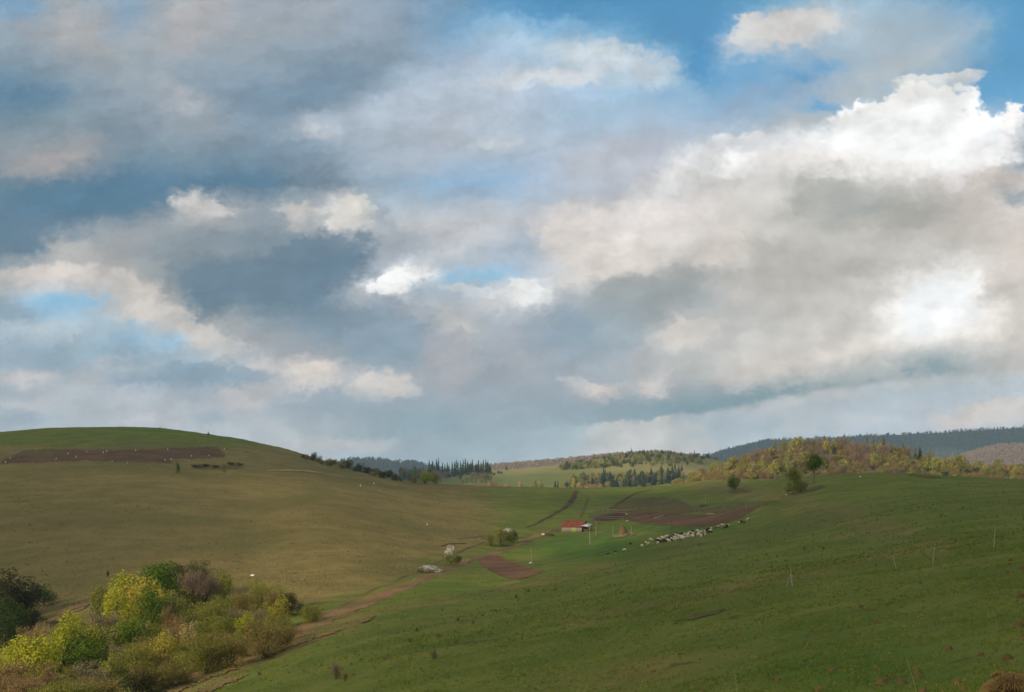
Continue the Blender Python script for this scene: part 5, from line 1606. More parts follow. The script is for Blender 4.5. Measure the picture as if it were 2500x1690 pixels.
def pole(px, yt, yb, lab, lean=0.0, r=0.05, group='poles standing in the valley meadow', name='wooden_pole', mat=None, soil=False, cat='pole'):
    x, y, z = hit(px, yb)
    h = (yb - yt) / F_PX * y
    o = empty(name, (x, y, z))
    tag(o, lab, cat, group)
    rs = random.Random(int(px))
    pts = [(0, 0, -0.2), (lean * h * 0.5 + rs.uniform(-.03, .03), 0, h * 0.5), (lean * h, 0, h)]
    V, Fc = tube(pts, [r * 1.2, r, r * 0.6], 7)
    link('shaft', new_mesh('shaft', V, Fc, [mat or POLE], True), o)
    if soil:
        n = 18
        an = np.arange(n) * 2 * math.pi / n
        V = [(0, 0, 0.22)]
        for rr, zz in ((0.3, 0.2), (0.75, 0.1), (1.1, -0.15)):
            for a in an:
                k = rr * (1 + 0.25 * (vnoise(a * 2, px, 2) - 0.5))
                xx, yy = k * math.cos(a), k * math.sin(a)
                V.append((xx, yy, zat(x + xx, y + yy) - z + zz))
        Fc4 = [(1 + r_ * n + i, 1 + r_ * n + (i + 1) % n, 1 + (r_ + 1) * n + (i + 1) % n, 1 + (r_ + 1) * n + i) for r_ in range(2) for i in range(n)]
        Fc3 = [(0, 1 + (i + 1) % n, 1 + i) for i in range(n)]
        link('soil_ring', new_mesh('soil_ring', np.array(V), [np.array(Fc4)[:, ::-1], np.array(Fc3)[:, ::-1]], [SOIL_RED], True), o)
    for k in range(2):                       # stubs of lopped twigs
        zz = h * rs.uniform(0.5, 0.9); a = rs.uniform(0, 6.28)
        V, Fc = tube([(lean * zz, 0, zz), (lean * zz + 0.22 * math.cos(a), 0.22 * math.sin(a), zz + 0.18)], [r * 0.4, r * 0.2], 4)
        link('stub', new_mesh('stub', V, Fc, [mat or POLE]), o)
    return o


pole(1441, 1290, 1329, 'tall bleached pole in a ring of dug soil in front of the shed', -0.08, 0.06, soil=True)
pole(1455, 1272, 1309, 'bare pole in a ring of dug soil right of the shed door', 0.0, 0.06, soil=True)
pole(1298, 1336, 1373, 'thin bent pole with pale stones at its foot beside the dug plot', -0.05, 0.05)
pole(1640, 1270, 1306, 'dark pole behind the middle of the sheep flock', 0.0, 0.06, mat=WOOD_D)
pole(1722, 1209, 1236, 'thin pole with dark earth at its foot above the ploughed field', 0.0, 0.05)
pole(1497, 1283, 1312, 'pole at the left corner of the haystack fence', -0.03, 0.05)
pole(1541, 1284, 1308, 'pole at the right of the haystack', 0.0, 0.05)
pole(1770, 1232, 1244, 'short stick leaning at the right end of the green strip', -0.3, 0.04)
pole(1822, 1232, 1242, 'short stick beside the leaning one on the green strip', -0.1, 0.04)
pole(1436, 1291, 1300, 'short stout post at the shed corner', 0.0, 0.09, mat=WOOD_D)
pole(2189, 1357, 1388, 'leaning bleached pole on the near slope', -0.28, 0.035, 'poles on the near slope')
pole(2277, 1328, 1379, 'thin grey stake right of the leaning bleached pole', 0.12, 0.03, 'poles on the near slope')
pole(2426, 1290, 1336, 'thin grey stake farthest right on the near slope', 0.08, 0.03, 'poles on the near slope')

# white rag-topped marker stakes on the ploughed strip
G_MARK = 'rag stakes on the ploughed strip'
MARKS = [(12,1130,5),(24,1119,3),(165,1108,4),(184,1118,6),(136,1120,3),(251,1108,7),(259,1104,6),(330,1101,5),(408,1097,4),(402,1124,5),(416,1124,6),(466,1114,4),(547,1098,5),(509,1112,3),(211,1103,3),(273,1127,3),(310,1130,3)]
for i, (px, yb, s) in enumerate(MARKS):
    x, y, z = hit(px, yb + 2)
    o = empty('rag_stake', (x, y, z))
    tag(o, 'stake with a fluttering white rag on the ploughed strip', 'stake', G_MARK)
    h = s / F_PX * y * 1.15
    V, Fc = tube([(0, 0, -0.1), (0, 0, h * 0.6), (0.04, 0, h)], [0.035, 0.03, 0.025], 5)
    link('stake', new_mesh('stake', V, Fc, [POLE]), o)
    rs = np.random.RandomState(i)
    g = []
    for a in np.linspace(0, 1, 5):
        for b in np.linspace(0, 1, 4):
            g.append((0.05 + 0.3 * b + 0.05 * math.sin(a * 6 + i), 0.08 * math.sin(b * 4 + a * 5 + i), h - a * min(0.75, h * 0.75)))
    link('rag', new_mesh('rag', np.array(g), grid_faces(5, 4), [WHITE], True), o)


# ------------------------------------------------------------------ haystack
def mat_hay(name, a, b_):
    m, t, b = pbr(name, 0.95, 0.05)
    co = t.node('ShaderNodeTexCoord').outputs['Object']
    n = t.noise(co, 7.0, 5, 0.7)
    t.put(b.inputs['Base Color'], t.mix(t.step(n, 0.3, 0.7), lin(a), lin(b_)))
    bump(t, b, n, 1.0, 0.12)
    return m


HAY = mat_hay('old_hay', (92, 72, 48), (128, 104, 70))
STRAW = mat_leaf('dry_straw', (112, 92, 60), (164, 140, 98), 0.25)


def straws(rs, c, d, length, width):
    """thin three-cornered blades from points c along directions d"""
    n = len(c)
    side = np.cross(d, rand_dirs(rs, n)); side /= np.maximum(np.linalg.norm(side, axis=1, keepdims=True), 1e-6)
    ln = (length * rs.uniform(0.5, 1.3, n))[:, None]
    V = np.stack([c - side * width, c + side * width, c + d * ln], 1).reshape(-1, 3)
    return V, np.arange(3 * n).reshape(-1, 3)


def haystack():
    x, y, z = hit(1521, 1309)
    o = empty('haystack', (x, y, z))
    tag(o, 'brown conical haystack round a pole beside the shed', 'haystack')
    rs = np.random.RandomState(8)
    H, R = 3.3, 1.5
    n, m = 26, 14
    V = []
    for j in range(m):
        f = j / (m - 1)
        prof = np.interp(f, [0, 0.12, 0.35, 0.55, 0.75, 0.9, 1.0], [0.92, 1.0, 0.93, 0.66, 0.36, 0.24, 0.05])
        for i in range(n):
            a = 2 * math.pi * i / n
            r = R * prof * (1 + 0.12 * (vnoise(a * 2.3, f * 6, 4) - 0.5))
            V.append((r * math.cos(a), r * math.sin(a), f * H - 0.15))
    Fc = [((j * n + i), (j * n + (i + 1) % n), ((j + 1) * n + (i + 1) % n), ((j + 1) * n + i)) for j in range(m - 1) for i in range(n)]
    link('stack', new_mesh('stack', np.array(V), np.array(Fc), [HAY], True), o)
    k = 1100
    idx = rs.randint(0, len(V), k)
    c = np.array(V)[idx] + rs.normal(scale=0.08, size=(k, 3))
    dd = c * (1, 1, 0); dd /= np.maximum(np.linalg.norm(dd, axis=1, keepdims=True), 1e-6)
    dd = dd * 0.6 + np.array([0, 0, -0.7]) + rs.normal(scale=0.35, size=(k, 3)); dd /= np.linalg.norm(dd, axis=1, keepdims=True)
    Vb, Fb = straws(rs, c, dd, 0.35, 0.02)
    me = new_mesh('loose_hay', Vb, Fb, [STRAW]); attr(me, 'tone', np.repeat(rs.rand(k) * 0.7, 3))
    hay = link('loose_hay', me, o); hay['kind'] = 'stuff'
    Vp, Fp = tube([(0, 0, 0), (0.03, 0, 2.0), (0.05, 0.02, 3.75)], [0.07, 0.06, 0.03], 6)
    link('centre_pole', new_mesh('centre_pole', Vp, Fp, [POLE]), o)


haystack()


def lump(name, px, py, w, h, mat, label, cat, group=None, seed=0, flat=0.6):
    """an irregular low heap or stone"""
    x, y, z = hit(px, py)
    sx = w / F_PX * y / 2; sz = h / F_PX * y
    n, m = 14, 6
    V = []
    for j in range(m):
        f = j / (m - 1) * math.pi / 2
        for i in range(n):
            a = 2 * math.pi * i / n
            k = 1 + 0.35 * (vnoise(a * 1.6 + seed, f * 2 + seed, seed % 7) - 0.5)
            V.append((sx * math.cos(a) * math.cos(f) * k, sx * flat * math.sin(a) * math.cos(f) * k, sz * math.sin(f) * k - 0.12 * sz))
    Fc = [((j * n + i), (j * n + (i + 1) % n), ((j + 1) * n + (i + 1) % n), ((j + 1) * n + i)) for j in range(m - 1) for i in range(n)]
    o = link(name, new_mesh(name, np.array(V), np.array(Fc), [mat], True), None, (x, y, z))
    return tag(o, label, cat, group)


STONE = mat_wood('pale_stone', (178, 170, 158), (208, 202, 190), 2.0)
lump('rubble_heap', 1341, 1308, 26, 6, MUD, 'dark rubbish heap left of the shed', 'heap', seed=2)
lump('pale_stone', 1326, 1306, 10, 4, STONE, 'pale stone by the rubbish heap left of the shed', 'stone', seed=3)
lump('pale_stone', 1296, 1375, 9, 3, STONE, 'pale stones at the foot of the thin bent pole', 'stone', seed=4)
lump('white_bag', 617, 1406, 11, 4, WHITE, 'white bag lying in the grass right of the grove', 'bag', seed=5)
lump('white_stone', 2100, 1165, 5, 3, STONE, 'white stone on the right crest', 'stone', seed=6)
lump('white_stone', 1920, 1209, 4, 3, STONE, 'white stone by the trees on the right crest', 'stone', seed=7)
lump('earth_heap', 1720, 1236, 28, 4, MUD, 'dark earth heap round the thin pole above the field', 'heap', seed=8)
for i, (px, py) in enumerate([(880, 1187), (913, 1182), (975, 1176), (1043, 1282)]):
    lump('small_white_stone', px, py, 3, 5, STONE, ['white stone by a scrape on the left hill shoulder', 'upright white stone on the left hill shoulder', 'white stone near the saddle end of the left hill', 'white stone beside a brown scrape in the withered meadow'][i], 'stone', seed=10 + i)


def beam(px0, py0, px1, py1, w, mat, label, name='timber_beam', h=0.15):
    a = np.array(hit(px0, py0)); b = np.array(hit(px1, py1))
    c = (a + b) / 2; d = b - a; L = np.linalg.norm(d)
    V, Fc = bx(0, 0, 0, L, w, h)
    o = link(name, new_mesh(name, V, Fc, [mat]), None, (c[0], c[1], c[2] + h * 0.55))
    o.rotation_mode = 'QUATERNION'
    o.rotation_quaternion = Vector(d).to_track_quat('X', 'Z')
    return tag(o, label, 'timber')


beam(1168, 1315, 1185, 1315, 0.3, WOOD_P, 'pale timber lying in the grass left of the large dark shrub')
beam(1160, 1309, 1172, 1308, 0.25, WOOD_P, 'second pale timber just above the first in the grass')
beam(1597, 1266, 1619, 1260, 0.3, SHEET, 'pale plank lying on the ploughed field')
beam(1726, 1256, 1742, 1255, 0.4, SHEET, 'flat pale sheet at the edge of the ploughed field')


# ------------------------------------------------------------------ tripod rack for drying hay
def tripod():
    x, y, z = hit(1931, 1432)
    h = (1434 - 1386) / F_PX * y
    o = empty('hay_rack', (x, y, z))
    tag(o, 'tripod hay-drying rack of grey poles standing on the near slope', 'rack')
    apex = np.array((0, 0, h * 0.72))
    for i, (fx_, fy_) in enumerate(((-0.26, -0.1), (0.03, -0.22), (0.12, 0.25))):
        foot = np.array((fx_ * h, fy_ * h, -0.05))
        top = foot + (apex - foot) * (1.35 if i == 1 else 1.12)
        V, Fc = tube([foot, (foot + top) / 2, top], [0.035, 0.032, 0.02], 6)
        link('leg', new_mesh('leg', V, Fc, [WOOD]), o)
    for i, (a, b) in enumerate((((-0.12, -0.08, 0.42), (0.06, 0.02, 0.38)), ((0.0, -0.05, 0.6), (0.22, 0.05, 0.5)), ((-0.17, -0.08, 0.2), (0.02, -0.15, 0.25)))):
        V, Fc = tube([np.array(a) * h, np.array(b) * h], [0.022, 0.018], 5)
        link('crossbar', new_mesh('crossbar', V, Fc, [WOOD]), o)


tripod()

# ------------------------------------------------------------------ sheep and dogs
def animal_mesh(name, graze=0.0, dog=False, seed=0):
    """one continuous body grown over a skeleton: trunk, neck, head, four jointed legs, tail"""
    rs = random.Random(seed)
    s = 0.72 if dog else 1.0
    P = []; E = []; R = []
    def v(p, r, par=None):
        P.append(tuple(q * s for q in p)); R.append(r * s)
        if par is not None:
            E.append((par, len(P) - 1))
        return len(P) - 1
    k = 0.62 if dog else 1.0                  # a dog has no fleece
    pel = v((-0.36, 0, 0.64), 0.24 * k)
    mid = v((0.0, 0, 0.65), 0.29 * k, pel)
    che = v((0.34, 0, 0.64), 0.26 * k, mid)
    nz = 0.86 - 0.42 * graze
    nk = v((0.56, 0, nz), 0.13 * k + 0.02, che)
    hd = v((0.70, 0, nz + 0.06 - 0.2 * graze), 0.10, nk)
    v((0.86 - 0.06 * graze, 0, nz - 0.03 - 0.26 * graze), 0.055, hd)
    for sg in (-1, 1):
        v((0.66, sg * 0.15, nz + 0.08 - 0.15 * graze), 0.03, hd)
    v((-0.60, 0, 0.55 if not dog else 0.75), 0.05, pel)
    for sg in (-1, 1):
        st = rs.uniform(-0.08, 0.08)
        a = v((0.36, sg * 0.13, 0.40), 0.075, che); b = v((0.37 + st, sg * 0.13, 0.22), 0.045, a); v((0.36 + st * 1.6, sg * 0.13, 0.02), 0.035, b)
        st = rs.uniform(-0.08, 0.08)
        a = v((-0.36, sg * 0.13, 0.42), 0.095, pel); b = v((-0.43 + st, sg * 0.13, 0.24), 0.045, a); v((-0.38 + st * 1.5, sg * 0.13, 0.02), 0.035, b)
    me = bpy.data.meshes.new(name)
    me.from_pydata(P, E, [])
    o = bpy.data.objects.new('tmp', me)
    C.objects.link(o)
    o.modifiers.new('skin', 'SKIN')
    for i, sv in enumerate(me.skin_vertices[0].data):
        sv.radius = (R[i], R[i]); sv.use_root = (i == 0)
    sb = o.modifiers.new('sub', 'SUBSURF'); sb.levels = 1; sb.render_levels = 1
    dg = bpy.context.evaluated_depsgraph_get()
    m2 = bpy.data.meshes.new_from_object(o.evaluated_get(dg))
    m2.name = name
    bpy.data.objects.remove(o)
    n = len(m2.polygons)
    m2.polygons.foreach_set('use_smooth', np.ones(n, bool))
    m2.materials.clear()
    return m2


def mat_fleece(name, body, face):
    m, t, b = pbr(name, 0.95, 0.05)
    co = t.node('ShaderNodeTexCoord').outputs['Object']
    x, y, z = t.sep(co)
    n = t.noise(co, 14.0, 4, 0.65)
    f = t.math('MAXIMUM', t.step(x, 0.52, 0.62), t.step(z, 0.34, 0.26))
    col = t.mix(t.step(n, 0.3, 0.7), lin(tuple(c * 0.85 for c in body)), lin(body))
    t.put(b.inputs['Base Color'], t.mix(f, col, lin(face)))
    bump(t, b, n, 0.8, 0.06)
    return m


FL_W = mat_fleece('fleece_cream', (206, 192, 170), (186, 170, 148))
FL_W2 = mat_fleece('fleece_dark_face', (198, 182, 158), (62, 50, 42))
FL_D = mat_fleece('fleece_dark', (62, 50, 44), (40, 32, 28))
FL_B = mat_fleece('fleece_brown', (128, 102, 80), (84, 64, 50))
DOG = mat_fleece('dog_coat', (46, 42, 40), (190, 184, 176))
S_MESH = [animal_mesh('sheep', g, False, i) for i, g in enumerate((0.0, 1.0, 0.5, 0.9))]
D_MESH = animal_mesh('dog', 0.0, True, 9)
S_VAR = {}
for mi, mm in enumerate(S_MESH):
    for fn, fm in (('cream', FL_W), ('dark-faced', FL_W2), ('dark', FL_D), ('brown', FL_B)):
        c = mm.copy(); c.materials.append(fm); S_VAR[(mi, fn)] = c
D_MESH.materials.append(DOG)
srng = random.Random(21)
G_SHEEP = 'sheep of the flock crossing the slope'


def sheep(px, py, col, label, graze=None):
    x, y, z = hit(px, py)
    mi = srng.randrange(4) if graze is None else (1 if graze else 0)
    o = link('sheep', S_VAR[(mi, col)], None, (x, y, z - 0.02), srng.uniform(0, 6.28), srng.uniform(0.72, 0.86))
    return tag(o, label, 'sheep', G_SHEEP)


def Z7(zx, zy):
    return 1300 + zx / 3.873, 1180 + zy / 3.873


for zx, zy, col, lab in [
    (870, 642, 'cream', 'cream sheep standing apart at the lower left, ahead of the flock'), (985, 612, 'brown', 'brownish sheep trailing second at the left of the flock'),
    (1035, 602, 'cream', 'small cream sheep third from the left of the straggling line'), (1072, 570, 'cream', 'cream sheep with head up left of the dense flock'),
    (1100, 587, 'cream', 'cream sheep low at the left tip of the flock'), (1118, 544, 'cream', 'small cream sheep above the left tip of the flock'),
    (1725, 432, 'brown', 'brownish sheep just behind the right end of the dense flock'), (1760, 418, 'cream', 'cream sheep in the gap right of the dense flock'),
    (1798, 410, 'cream', 'cream sheep topmost of the group right of the flock'), (1800, 436, 'brown', 'brown sheep lowest of the group right of the flock'),
    (1835, 428, 'dark', 'dark sheep in the group right of the flock'), (1858, 414, 'cream', 'cream sheep rightmost of the group right of the flock'),
    (1968, 380, 'cream', 'cream sheep leading the far right trio'), (1984, 384, 'dark', 'dark sheep in the far right trio'), (2001, 386, 'brown', 'brown sheep last of the far right trio'),
    (2036, 356, 'cream', 'cream sheep alone at the far right end above the trio'), (1635, 496, 'cream', 'cream sheep below the right part of the dense flock'), (1595, 514, 'cream', 'cream sheep straying lowest under the right part of the flock'),
    (927, 584, 'dark', 'small black sheep alone left of the flock'), (895, 366, 'cream', 'pale sheep at the edge of the ploughed field by the pen'), (890, 300, 'cream', 'pale sheep by the far fence of the pen')]:
    sheep(*Z7(zx, zy), col, lab)
placed = []
tries = 0
while len(placed) < 66 and tries < 6000:
    tries += 1
    zx = srng.uniform(1155, 1700)
    up = float(np.interp(zx, [1150, 1200, 1330, 1480, 1560, 1700], [548, 528, 490, 468, 452, 430]))
    lo = float(np.interp(zx, [1150, 1210, 1300, 1400, 1510, 1640, 1700], [566, 578, 552, 540, 512, 480, 462]))
    zy = srng.uniform(up, lo) + 7
    if any(abs(zx - a) < 17 and abs(zy - b) < 8 for a, b in placed):
        continue
    placed.append((zx, zy))
for zx, zy in placed:
    r = srng.random()
    if zx < 1290:
        part = 'left'
    elif zx < 1520:
        part = 'middle'
    else:
        part = 'right'
    near_dark = (1380 < zx < 1420 and zy < 505) or (1210 < zx < 1260 and zy > 545) or (1640 < zx < 1680)
    col = 'dark' if near_dark or r < 0.13 else 'dark-faced' if r < 0.3 else 'brown' if r < 0.38 else 'cream'
    sheep(*Z7(zx, zy), col, f'{col} sheep packed in the {part} part of the dense flock')
dx, dy, dz = hit(*Z7(708, 690))
tag(link('sheepdog', D_MESH, None, (dx, dy, dz - 0.01), 0.4, 0.95), 'black and white sheepdog farthest left of the flock', 'dog')
dx, dy, dz = hit(*Z7(783, 664))
tag(link('sheepdog', D_MESH, None, (dx, dy, dz - 0.01), 2.4, 0.9), 'tiny dark dog between the sheepdog and the first sheep', 'dog')
# ------------------------------------------------------------------ molehills, tussock, stalks and turf of the near slope
MOLE_SOIL = mat_soil('molehill_soil', (92, 74, 46), (116, 96, 60), (72, 58, 38), 0.3, 3.0)
MH = [(375,670,45),(185,705,40),(495,690,35),(465,795,40),(950,685,40),(700,875,40),(650,975,60),(1015,910,65),(955,950,35),(930,1045,80),(1215,478,45),(1030,410,25),(1005,465,30),(1290,395,25),(1455,355,30),(1395,460,30),(1640,440,35),(1490,480,30),(1635,485,30),(1320,590,55),(1740,385,25),(1605,718,55),(1395,830,45),(1315,885,55),(1365,925,45),(1420,945,55),(1355,1000,105),(1490,998,80),(1600,920,70),(1605,960,70),(1815,770,75),(2030,805,65),(2210,830,95),(1870,998,80),(1910,1035,70),(2290,615,95),(2310,680,60),(2300,410,70),(2305,220,60),(2210,245,40),(2230,160,40),(2225,190,40),(745,560,35),(140,1045,40),(1630,1055,80),(550,548,30),(445,625,35),(505,855,30),(850,775,40),(880,645,50),(2315,570,40),(1180,760,30),(1055,865,35)]
MH = [(1666 + a / 2.787, 1310 + b / 2.787, w / 2.787) for a, b, w in MH] + [(800 + a / 2.582, 1310 + b / 2.582, w / 2.582) for a, b, w in [(2005,620,30),(1960,665,28),(2170,670,30),(1860,700,30),(2055,850,40),(2055,805,28),(1095,828,34),(805,853,26),(240,885,26),(510,925,26)]]
G_MOLE = 'molehills on the near slope'
SPECIAL = {26: 'large molehill near the bottom edge, left of its smaller twin', 27: 'molehill right beside the large one near the bottom edge', 32: 'big dark molehill left above the dry grass tussock',
           35: 'wide molehill at the right edge above the tussock', 9: 'molehill cut by the bottom edge of the photo', 30: 'molehill with withered grass halfway up the right slope'}
STRAW_B = mat_leaf('withered_blades', (132, 106, 64), (184, 152, 100), 0.3)
mrs = np.random.RandomState(40)
for i, (px, py, w) in enumerate(MH):
    x, y, z = hit(px, min(py + 2, 1700))
    r = w / F_PX * y / 2 * 1.2
    n, m = 16, 7
    V = []
    for j in range(m):
        f = j / (m - 1)
        for k in range(n):
            a = 2 * math.pi * k / n
            kk = 1 + 0.5 * (vnoise(a * 1.9 + i * 3, f * 3 + i, 6) - 0.5)
            xx, yy = r * (1 - f) * math.cos(a) * kk, r * 0.9 * (1 - f) * math.sin(a) * kk
            V.append((xx, yy, zat(x + xx, y + yy) - z - 0.05 + 0.85 * r * smooth01(f * 1.15) * (1 + 0.25 * (vnoise(xx * 9 + i, yy * 9, 3) - 0.5))))
    Fc = [((j * n + k), (j * n + (k + 1) % n), ((j + 1) * n + (k + 1) % n), ((j + 1) * n + k)) for j in range(m - 1) for k in range(n)]
    o = link('molehill', new_mesh('molehill', np.array(V), np.array(Fc), [MOLE_SOIL], True), None, (x, y, z))
    far_ = 'upper' if py < 1480 else 'lower'
    tag(o, SPECIAL.get(i, f'small brown molehill on the {far_} part of the near green slope'), 'molehill', G_MOLE)


def tussock(px, py, wpx, hpx, label, n=900, seed=3, mat=None):
    x, y, z = hit(px, py)
    R = wpx / F_PX * y / 2; H = hpx / F_PX * y
    o = empty('dry_tussock', (x, y, z))
    tag(o, label, 'tussock')
    rs = np.random.RandomState(seed)
    a = rs.uniform(0, 6.28, n); rr = R * 0.75 * rs.rand(n) ** 0.5
    c = np.stack([rr * np.cos(a), rr * np.sin(a), np.zeros(n)], 1)
    c[:, 2] = [zat(x + q[0], y + q[1]) - z for q in c]
    c[:, 2] += H * 0.35 * (1 - rr / R)
    out = np.stack([np.cos(a) * rr / R, np.sin(a) * rr / R, np.full(n, 0.55)], 1) + rs.normal(scale=0.25, size=(n, 3))
    out /= np.linalg.norm(out, axis=1, keepdims=True)
    L = H * 1.0
    side = np.cross(out, rand_dirs(rs, n)); side /= np.linalg.norm(side, axis=1, keepdims=True)
    w = 0.012
    m1 = c + out * L * 0.6
    tip = m1 + (out * 0.5 + np.array([0, 0, -0.55])) * L * 0.6 * rs.uniform(0.5, 1.2, (n, 1))
    V = np.stack([c - side * w, c + side * w, m1 + side * w * 0.7, m1 - side * w * 0.7, tip], 1).reshape(-1, 3)
    b = np.arange(n)[:, None] * 5
    me = new_mesh('dry_blades', V, [b + np.array([[0, 1, 2, 3]]), b + np.array([[3, 2, 4]])], [mat or STRAW_B])
    attr(me, 'tone', np.repeat(np.clip(rs.normal(0.45, 0.25, n), 0, 1), 5))
    bl = link('dry_blades', me, o); bl['kind'] = 'stuff'
    nn, mm = 16, 6
    V = [(R * 0.8 * math.cos(2 * math.pi * k / nn) * (1 - j / 5.0) ** 0.7, R * 0.8 * math.sin(2 * math.pi * k / nn) * (1 - j / 5.0) ** 0.7, H * 0.42 * (j / 5.0) ** 0.8 - 0.12) for j in range(mm) for k in range(nn)]
    Fc = [((j * nn + k), (j * nn + (k + 1) % nn), ((j + 1) * nn + (k + 1) % nn), ((j + 1) * nn + k)) for j in range(mm - 1) for k in range(nn)]
    link('root_mound', new_mesh('root_mound', np.array(V), np.array(Fc), [HAY], True), o)


tussock(2466, 1694, 92, 58, 'big straw-coloured grass tussock in the bottom right corner', 1500)
tussock(2500, 1684, 60, 46, 'straw-coloured tussock cut by the right edge beside the big one', 700, 5)
tussock(2437, 1650, 30, 14, 'low straw tussock above the big one in the corner', 260, 4)


def stalk(pts, label, r=0.008, name='dry_stalk'):
    x, y, z = hit(pts[0][0], min(pts[0][1], 1700))
    P = [((p[0] - pts[0][0]) / F_PX * y, 0.0, (pts[0][1] - p[1]) / F_PX * y) for p in pts]
    V, Fc = tube(P, np.linspace(r, r * 0.5, len(P)), 5)
    o = empty(name, (x, y, z - 0.02))
    tag(o, label, 'stalk')
    link('stem', new_mesh('stem', V, Fc, [POLE]), o)
    rs = np.random.RandomState(int(pts[0][0]))
    n = 26
    c = np.array(P[-1]) + rs.normal(scale=0.02, size=(n, 3)) - np.array([0, 0, 1]) * rs.rand(n, 1) * 0.12
    Vb, Fb = straws(rs, c, rand_dirs(rs, n), 0.04, 0.004)
    me = new_mesh('seed_head', Vb, Fb, [STRAW]); attr(me, 'tone', np.repeat(rs.rand(n), 3))
    link('seed_head', me, o)


stalk([(2238, 1692), (2230, 1660), (2222, 1635), (2212, 1604)], 'tall thin dry stalk bending left near the bottom edge', 0.010)
stalk([(1798, 1692), (1797, 1665), (1793, 1642)], 'short grey dry stalk at the bottom edge', 0.012)


# ------------------------------------------------------------------ grass tufts (uncountable)
def grass(name, n, d0, d1, u0, u1, blade, width, mat, seed, label, keep=None, per=4, tone0=0.45):
    rs = np.random.RandomState(seed)
    d = np.exp(rs.uniform(math.log(d0), math.log(d1), n)); u = rs.uniform(u0, u1, n)
    x, y = u * d, d
    i = (u - U[0]) / (U[1] - U[0]); i0 = np.clip(i.astype(int), 0, len(U) - 2); fi = i - i0
    j0 = np.clip(np.searchsorted(D, d) - 1, 0, len(D) - 2); fj = (d - D[j0]) / (D[j0 + 1] - D[j0])
    z = (M[i0, j0] * (1 - fj) + M[i0, j0 + 1] * fj) * (1 - fi) + (M[i0 + 1, j0] * (1 - fj) + M[i0 + 1, j0 + 1] * fj) * fi
    py = Y0 - z / y * F_PX; px = u * F_PX + X0
    ok = np.ones(n, bool) if keep is None else keep(px, py, x, y)
    den = fbm(x / 3.0, y / 3.0, 3, 13)
    ok &= rs.rand(n) < 0.55 + 0.9 * den
    x, y, z, px, py = x[ok], y[ok], z[ok], px[ok], py[ok]
    k = len(x)
    sc_ = np.repeat(0.6 + 0.8 * rs.rand(k), per) * np.interp(np.repeat(y, per), [40, 150], [1.0, 1.7])
    c = np.repeat(np.stack([x, y, z - 0.01], 1), per, 0) + rs.normal(scale=0.05, size=(k * per, 3)) * np.array([1, 1, 0.0]) * sc_[:, None]
    dd = rs.normal(scale=0.55, size=(k * per, 3)); dd[:, 2] = 1.0; dd /= np.linalg.norm(dd, axis=1, keepdims=True)
    a = rs.uniform(0, 6.28, k * per); side = np.stack([np.cos(a), np.sin(a), np.zeros(k * per)], 1)
    ln = (blade * sc_ * rs.uniform(0.6, 1.2, k * per))[:, None]
    w = (width * sc_)[:, None]
    V = np.stack([c - side * w, c + side * w, c + dd * ln], 1).reshape(-1, 3)
    me = new_mesh(name, V, np.arange(len(V)).reshape(-1, 3), [mat])
    patchy = np.clip(tone0 + 0.7 * fbm(x / 6.0, y / 6.0, 3, 15) + rs.normal(scale=0.15, size=k), 0, 1)
    attr(me, 'tone', np.repeat(patchy, 3 * per))
    return tag(link(name, me), label, None, None, 'stuff')


BLADE = mat_leaf('grass_blade', (76, 102, 30), (124, 132, 56), 0.3)
BLADE_DRY = mat_leaf('withered_blade', (124, 108, 62), (176, 152, 96), 0.3)
grass('grass', 60000, 38, 150, -0.10, 0.40, 0.11, 0.016, BLADE, 61, 'short green grass of the near slope')
grass('withered_grass', 16000, 40, 220, -0.22, 0.40, 0.10, 0.014, BLADE_DRY, 62, 'withered straw blades scattered through the near turf', per=3)
grass('meadow_grass', 15000, 120, 330, -0.40, 0.40, 0.16, 0.03, BLADE, 63, 'rough green grass on the middle slope', keep=lambda px, py, x, y: x > np.interp(y, [120, 235, 300, 345, 410], [-60, -30, -20, -18, -6]), per=3)
grass('dry_meadow_grass', 26000, 200, 620, -0.40, 0.0, 0.20, 0.045, BLADE_DRY, 64, 'withered grass tufts on the left hillside', keep=lambda px, py, x, y: x < np.interp(y, [200, 300, 345, 410, 560], [-50, -23, -22, -8, 0]), per=3, tone0=0.35)
BLADE_DARK = mat_leaf('rush_blade', (78, 72, 38), (112, 102, 56), 0.3)
grass('rush_tufts', 2600, 230, 620, -0.40, 0.02, 0.17, 0.05, BLADE_DARK, 65, 'dark rush tufts dotted over the withered left hillside', keep=lambda px, py, x, y: (x < np.interp(y, [200, 300, 345, 410, 560], [-55, -28, -26, -10, 0])) & (py > 1135) & (fbm(x / 22.0, y / 22.0, 3, 19) > 0.05), per=8)
# ------------------------------------------------------------------ air
def haze():
    V, Fc = bx(0, 3800, 70, 9000, 10200, 260)
    V[:, 2] = np.where(V[:, 2] < 0, -75.0, 330.0)
    me = new_mesh('haze', V, Fc)
    m = bpy.data.materials.new('haze')
    m.use_nodes = True
    t = NT(m.node_tree)
    t.n.clear()
    out = t.n.new('ShaderNodeOutputMaterial')
    pv = t.n.new('ShaderNodeVolumePrincipled')
    pv.inputs['Color'].default_value = (0.54, 0.79, 1.0, 1)
    pv.inputs['Density'].default_value = 0.00007
    pv.inputs['Anisotropy'].default_value = 0.0
    t.l.new(pv.outputs[0], out.inputs['Volume'])
    me.materials.append(m)
    o = link('haze', me)
    tag(o, 'thin bluish haze filling the valley air', None, None, 'stuff')


haze()


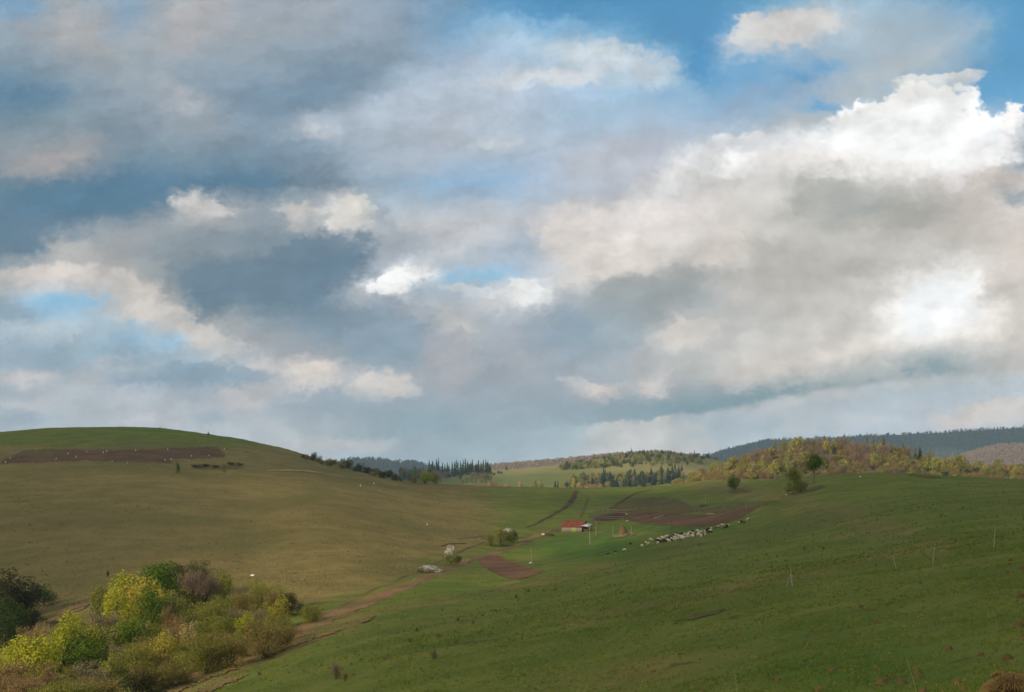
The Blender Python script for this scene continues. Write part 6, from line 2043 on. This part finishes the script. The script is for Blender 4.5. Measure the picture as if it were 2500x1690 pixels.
# unseen cloud added out of view toward the sun, shaped to shade the land
def shade_clouds():
    spots = [  # point of the land that lies in the middle of the shadow (x, y, z), half sizes x, y, z
        (51, 141, -8, 101, 139, 16), (102, 292, -8, 148, 88, 15), (94, 473, -8, 86, 141, 16), (230, 420, -8, 90, 200, 14), (61, 569, -8, 59, 45, 10), (-159, 330, -8, 58, 211, 14), (-173, 433, -8, 181, 139, 4), (-124, 655, -8, 153, 127, 16), (-3, 560, -8, 66, 53, 6),
        (250, 1750, 25, 60, 220, 14), (-105, 1700, 10, 60, 230, 14),
        (900, 5200, 110, 600, 900, 60), (1900, 5400, 150, 650, 900, 60), (-480, 5000, 60, 420, 800, 60),
    ]
    bm_ = bmesh.new()
    bmesh.ops.create_icosphere(bm_, subdivisions=4, radius=1.0)
    S = np.array([v.co[:] for v in bm_.verts]); Fs = np.array([[v.index for v in f.verts] for f in bm_.faces])
    bm_.free()
    parts = []
    for i, (gx, gy, gz, rx, ry, rz_) in enumerate(spots):
        tdist = (900.0 + 45 * i) / math.sin(SUN_EL)
        c = np.array((gx, gy, gz)) + np.array(SUN_DIR) * tdist
        k = 1 + 0.2 * fbm(S[:, 0] * 2.0 + i * 7, S[:, 1] * 2.0 + S[:, 2] * 1.7 + i, 3, 70 + i)
        P = S * k[:, None] * np.array((rx, ry, rz_))
        parts.append((P + c, Fs))
    V, Fc = merge(parts)
    me = new_mesh('shade_clouds', V, Fc)
    m = bpy.data.materials.new('cloud')
    m.use_nodes = True
    t = NT(m.node_tree)
    t.n.clear()
    out = t.n.new('ShaderNodeOutputMaterial')
    pv = t.n.new('ShaderNodeVolumePrincipled')
    pv.inputs['Color'].default_value = (0.97, 0.97, 0.98, 1)
    pv.inputs['Density'].default_value = 0.02
    pv.inputs['Anisotropy'].default_value = 0.5
    t.l.new(pv.outputs[0], out.inputs['Volume'])
    me.materials.append(m)
    tag(link('shade_clouds', me), 'unseen low cloud added between the sun and the hills to shade them', None, None, 'stuff')


shade_clouds()


# ------------------------------------------------------------------ alike things that can still be counted off are told apart by their order
ORD = ['first', 'second', 'third', 'fourth', 'fifth', 'sixth', 'seventh', 'eighth', 'ninth', 'tenth', 'eleventh', 'twelfth', 'thirteenth', 'fourteenth', 'fifteenth', 'sixteenth',
       'seventeenth', 'eighteenth', 'nineteenth', 'twentieth']
def label_sets():
    d = {}
    for o in sc.objects:
        if o.parent is None and o.get('label') and o.get('category'):
            d.setdefault(o['label'], []).append(o)
    return d


def across(o):
    return o.location.x / max(o.location.y, 1.0)


for lab, os_ in label_sets().items():
    n = len(os_)
    if n > 20 and len(lab.split()) <= 13:
        zs = sorted(q.location.z / q.location.y for q in os_)[n // 2]
        for i, o in enumerate(sorted(os_, key=across)):
            o['label'] = lab + ', ' + ('upper ' if o.location.z / o.location.y > zs else 'lower ') + ('left', 'middle', 'right')[min(2, i * 3 // n)] + ' part'
for lab, os_ in label_sets().items():
    n = len(lab.split())
    if 1 < len(os_) <= 20 and n <= 15:
        for i, o in enumerate(sorted(os_, key=across)):
            o['label'] = ORD[i] + (' from the left: ' if n <= 12 else ' from left: ' if n == 13 else ' ') + lab
